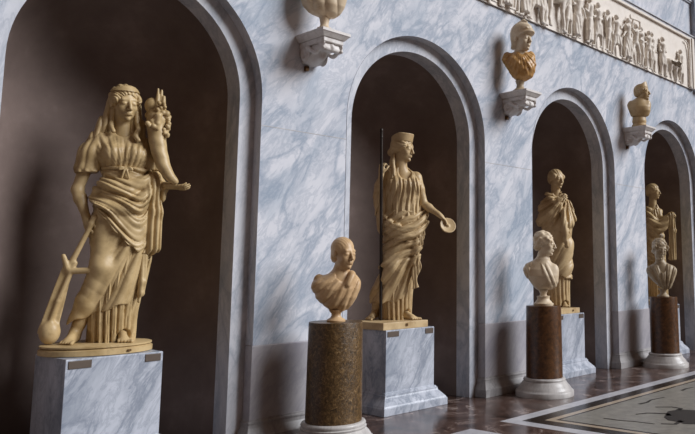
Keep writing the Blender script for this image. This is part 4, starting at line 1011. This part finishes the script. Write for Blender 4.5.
def relief_man(seed):
    rn = random.Random(seed); v = Vol((-.30, -.13, -.01), (.30, .015, .96), .010)
    step = rn.uniform(.03, .11); lean = rn.uniform(-.02, .03); f = rn.choice((-1, 1)); arms = seed % 5; dr = seed % 3
    H = (lean+.01, -.065, .755)
    v.ell(H, (.042, .045, .052), .01); v.ell((H[0]+.034*f, -.07, .745), (.014, .016, .012), .012); v.ell((H[0]-.012*f, -.06, .775), (.042, .040, .040), .01)
    v.cap((lean, -.05, .66), H, .024, .022, .02)
    v.chain([(0, -.05, .40, .062), (lean*.5, -.05, .50, .052), (lean, -.055, .63, .066)], .03); v.cap((lean-.065, -.05, .645), (lean+.065, -.05, .645), .034, .034, .03)
    for s_, y in ((-1, -.035), (1, -.07)):
        kx = s_*step+.015*f
        v.chain([(s_*.03, y, .40, .045), (kx, y-.01, .215, .034), (kx-.02*f*(s_ == f)+s_*step*.4, y, .035, .020)], .02)
        v.cap((kx+s_*step*.4-.02*f*(s_ == f), y, .018), (kx+s_*step*.4+.045*f, y, .014), .018, .013, .01)
    P = [[((.10, .50), (.17, .42)), ((-.10, .50), (-.06, .38))], [((.12, .56), (.20, .66)), ((-.11, .50), (-.15, .38))],
         [((.13, .70), (.10, .86)), ((-.13, .70), (-.10, .86))], [((.08, .50), (.02, .56)), ((-.10, .50), (-.02, .50))], [((.11, .52), (.21, .54)), ((-.09, .52), (.02, .50))]][arms]
    for s_, (e, h_) in zip((1, -1), P):
        y = -.085 if s_ == f else -.05
        v.chain([(lean+s_*.07, y+.015, .64, .026), (lean+e[0]*f, y, e[1], .021), (lean+h_[0]*f, y-.01, h_[1], .016)] if (s_*e[0] > 0) == (f > 0) else [(lean+s_*.07, y+.015, .64, .026), (lean+e[0]*f, y, e[1], .021), (lean+h_[0]*f, y-.01, h_[1], .016)], .01)
        v.ell((lean+h_[0]*f, y-.01, h_[1]), .02, .01)
    if arms == 2: v.cap((-.14, -.07, .88), (.16, -.07, .90), .018, .018, .01); v.curve([(-.16, -.07, .86, .014), (-.20, -.07, .90, .013), (-.19, -.07, .95, .009)], 4, .01)
    if dr < 2:       # cloak or tunic skirt
        zb = .22 if dr == 0 else .06
        L = loft([(zb, -.095, .095, -.095, .0), (.35, -.085, .085, -.10, .0), (.48, -.06, .06, -.09, .0), (.66, -.07, .07, -.09, .0), (.70, -.03, .03, -.07, .0)])
        v.op(lambda x, y, z: L(x-lean*z, y, z)-.013*ridge(55*x+(14*z if dr else 6*z)+wob(x, y, z, 2, seed), .6), None, None, .01)
    return v
def relief_beast(horse):
    v = Vol((-.46, -.14, -.01), (.46, .015, .90), .012)
    zb = .46 if horse else .36
    v.chain([(-.20, -.055, zb, .095), (-.02, -.055, zb-.02, .09), (.16, -.055, zb+.01, .100)], .05)
    if horse:
        v.chain([(.17, -.06, zb+.03, .085), (.26, -.06, zb+.19, .055), (.30, -.06, zb+.27, .045)], .04)
        v.chain([(.29, -.065, zb+.28, .045), (.36, -.07, zb+.20, .032), (.40, -.07, zb+.155, .026)], .02)
        v.cap((.28, -.06, zb+.32), (.285, -.06, zb+.36), .014, .006, .01)
        v.curve([(.22, -.05, zb+.32, .02), (.19, -.05, zb+.22, .025), (.14, -.05, zb+.12, .02)], 5, .02)
    else:
        v.chain([(.17, -.06, zb+.02, .10), (.28, -.07, zb+.05, .07)], .05); v.chain([(.29, -.08, zb+.05, .055), (.36, -.09, zb-.03, .035)], .02)
        for s_ in (-1, 1): v.curve([(.29+.02*s_, -.08, zb+.10, .016), (.30+.07*s_, -.08, zb+.13, .013), (.30+.08*s_, -.08, zb+.18, .007)], 4, .008)
    for x, y, b in ((-.26, -.035, -1), (-.17, -.085, -1), (.12, -.085, 1), (.23, -.035, 1)):
        v.chain([(x, y, zb-.05, .052), (x-.02*b, y, zb*.52, .030), (x+.015*b, y, .10, .019), (x+.01, y, .03, .022)], .02); v.cap((x, y, .018), (x+.035, y, .014), .02, .016, .01)
    v.curve([(-.28, -.05, zb+.03, .02), (-.35, -.05, zb-.05, .018), (-.36, -.05, zb-.22, .022)], 5, .02)
    return v
# figures in the order they stand along the relief
protos = {}
def relief_fig(kind, seed, X, sc=1.0, flip=False):
    sc *= 1.02 if X < 9 else .89
    key = (kind, seed)
    if key not in protos:
        v = relief_man(seed) if kind == 'figure' else relief_beast(kind == 'horse')
        o = v.mesh('relief_'+kind, M['frieze'], FR); protos[key] = o
    else:
        o = protos[key].copy(); C.objects.link(o); o.parent = FR
    o.location = (X-fx, -.010, .016); o.scale = (-sc if flip else sc, 1, sc)
    return o
for X, k, s_, sc, fl_ in ((4.9, 'figure', 0, 1.05, 0), (5.25, 'figure', 4, 1.05, 1), (5.6, 'figure', 7, 1.05, 0), (6.0, 'figure', 9, 1.05, 1), (6.35, 'figure', 3, 1.05, 0), (6.7, 'figure', 1, 1.05, 0),
        (7.03, 'figure', 4, 1.08, 0), (7.23, 'figure', 9, 1.08, 1), (7.46, 'figure', 7, 1.08, 0), (7.66, 'figure', 3, 1.08, 1), (7.88, 'figure', 1, 1.08, 0),
        (8.11, 'figure', 6, 1.0, 0), (8.29, 'figure', 8, 1.0, 1), (8.62, 'horse', 0, 1.18, 0), (8.95, 'figure', 12, 1.0, 1), (9.20, 'figure', 1, 1.08, 0), (9.55, 'figure', 4, 1.08, 1),
        (9.80, 'figure', 9, 1.05, 0), (10.13, 'figure', 11, 1.0, 1), (10.37, 'figure', 6, .98, 0), (10.77, 'figure', 10, 1.05, 0), (11.03, 'figure', 2, 1.0, 0), (11.26, 'figure', 14, 1.0, 1),
        (11.50, 'figure', 8, 1.0, 0), (11.66, 'figure', 5, 1.0, 1), (12.06, 'figure', 3, 1.02, 0), (12.44, 'bull', 0, .92, 0), (12.83, 'figure', 0, .92, 1)):
    relief_fig(k, s_, X, sc, bool(fl_))
# mosaic beast with long tendrils set into the floor panel
mb = empty('mosaic_creature', (7.6, 3.75, .0072), 'dark mosaic sea creature with long thin feelers in the pale floor panel', 'mosaic')
def flat(name, pts, z=.0012):
    bm = bmesh.new(); rings(bm, [[(x-7.6, y-3.75, 0) for x, y in pts], [(x-7.6, y-3.75, z) for x, y in pts]])
    return bm_obj(name, bm, M['mosaic_dark'], mb)
body = [(7.292, 3.724), (7.50, 3.80), (7.613, 3.837), (7.802, 3.785), (7.855, 3.631), (8.1, 3.45), (7.9, 3.2), (7.5, 3.2), (7.177, 3.323), (7.12, 3.42), (7.169, 3.483), (7.18, 3.622)]
flat('body', body)
def feeler(pts, w0=.035, w1=.012):
    L_, R_ = [], []
    for i, p in enumerate(pts):
        a = pts[max(i-1, 0)]; b = pts[min(i+1, len(pts)-1)]; dx, dy = b[0]-a[0], b[1]-a[1]; l = math.hypot(dx, dy); w_ = w0+(w1-w0)*i/(len(pts)-1)
        L_.append((p[0]-dy/l*w_, p[1]+dx/l*w_)); R_.append((p[0]+dy/l*w_, p[1]-dx/l*w_))
    flat('feeler', L_+R_[::-1])
feeler([(7.40, 3.72), (7.488, 3.775), (7.43, 3.90), (7.38, 3.97), (7.243, 4.03)], .03, .012)
feeler([(7.75, 3.78), (7.86, 3.80), (7.87, 3.92), (7.80, 4.0), (7.75, 4.06)], .03, .012)
feeler([(7.79, 4.29), (7.95, 4.27), (8.12, 4.31), (8.39, 4.27)], .022, .010)
feeler([(8.98, 4.32), (9.13, 4.34), (9.30, 4.31)], .022, .010)
feeler([(6.843, 4.189), (6.86, 4.0), (6.90, 3.88), (6.93, 3.647)], .014, .008)
feeler([(7.25, 3.50), (7.05, 3.48), (6.98, 3.60)], .03, .014)
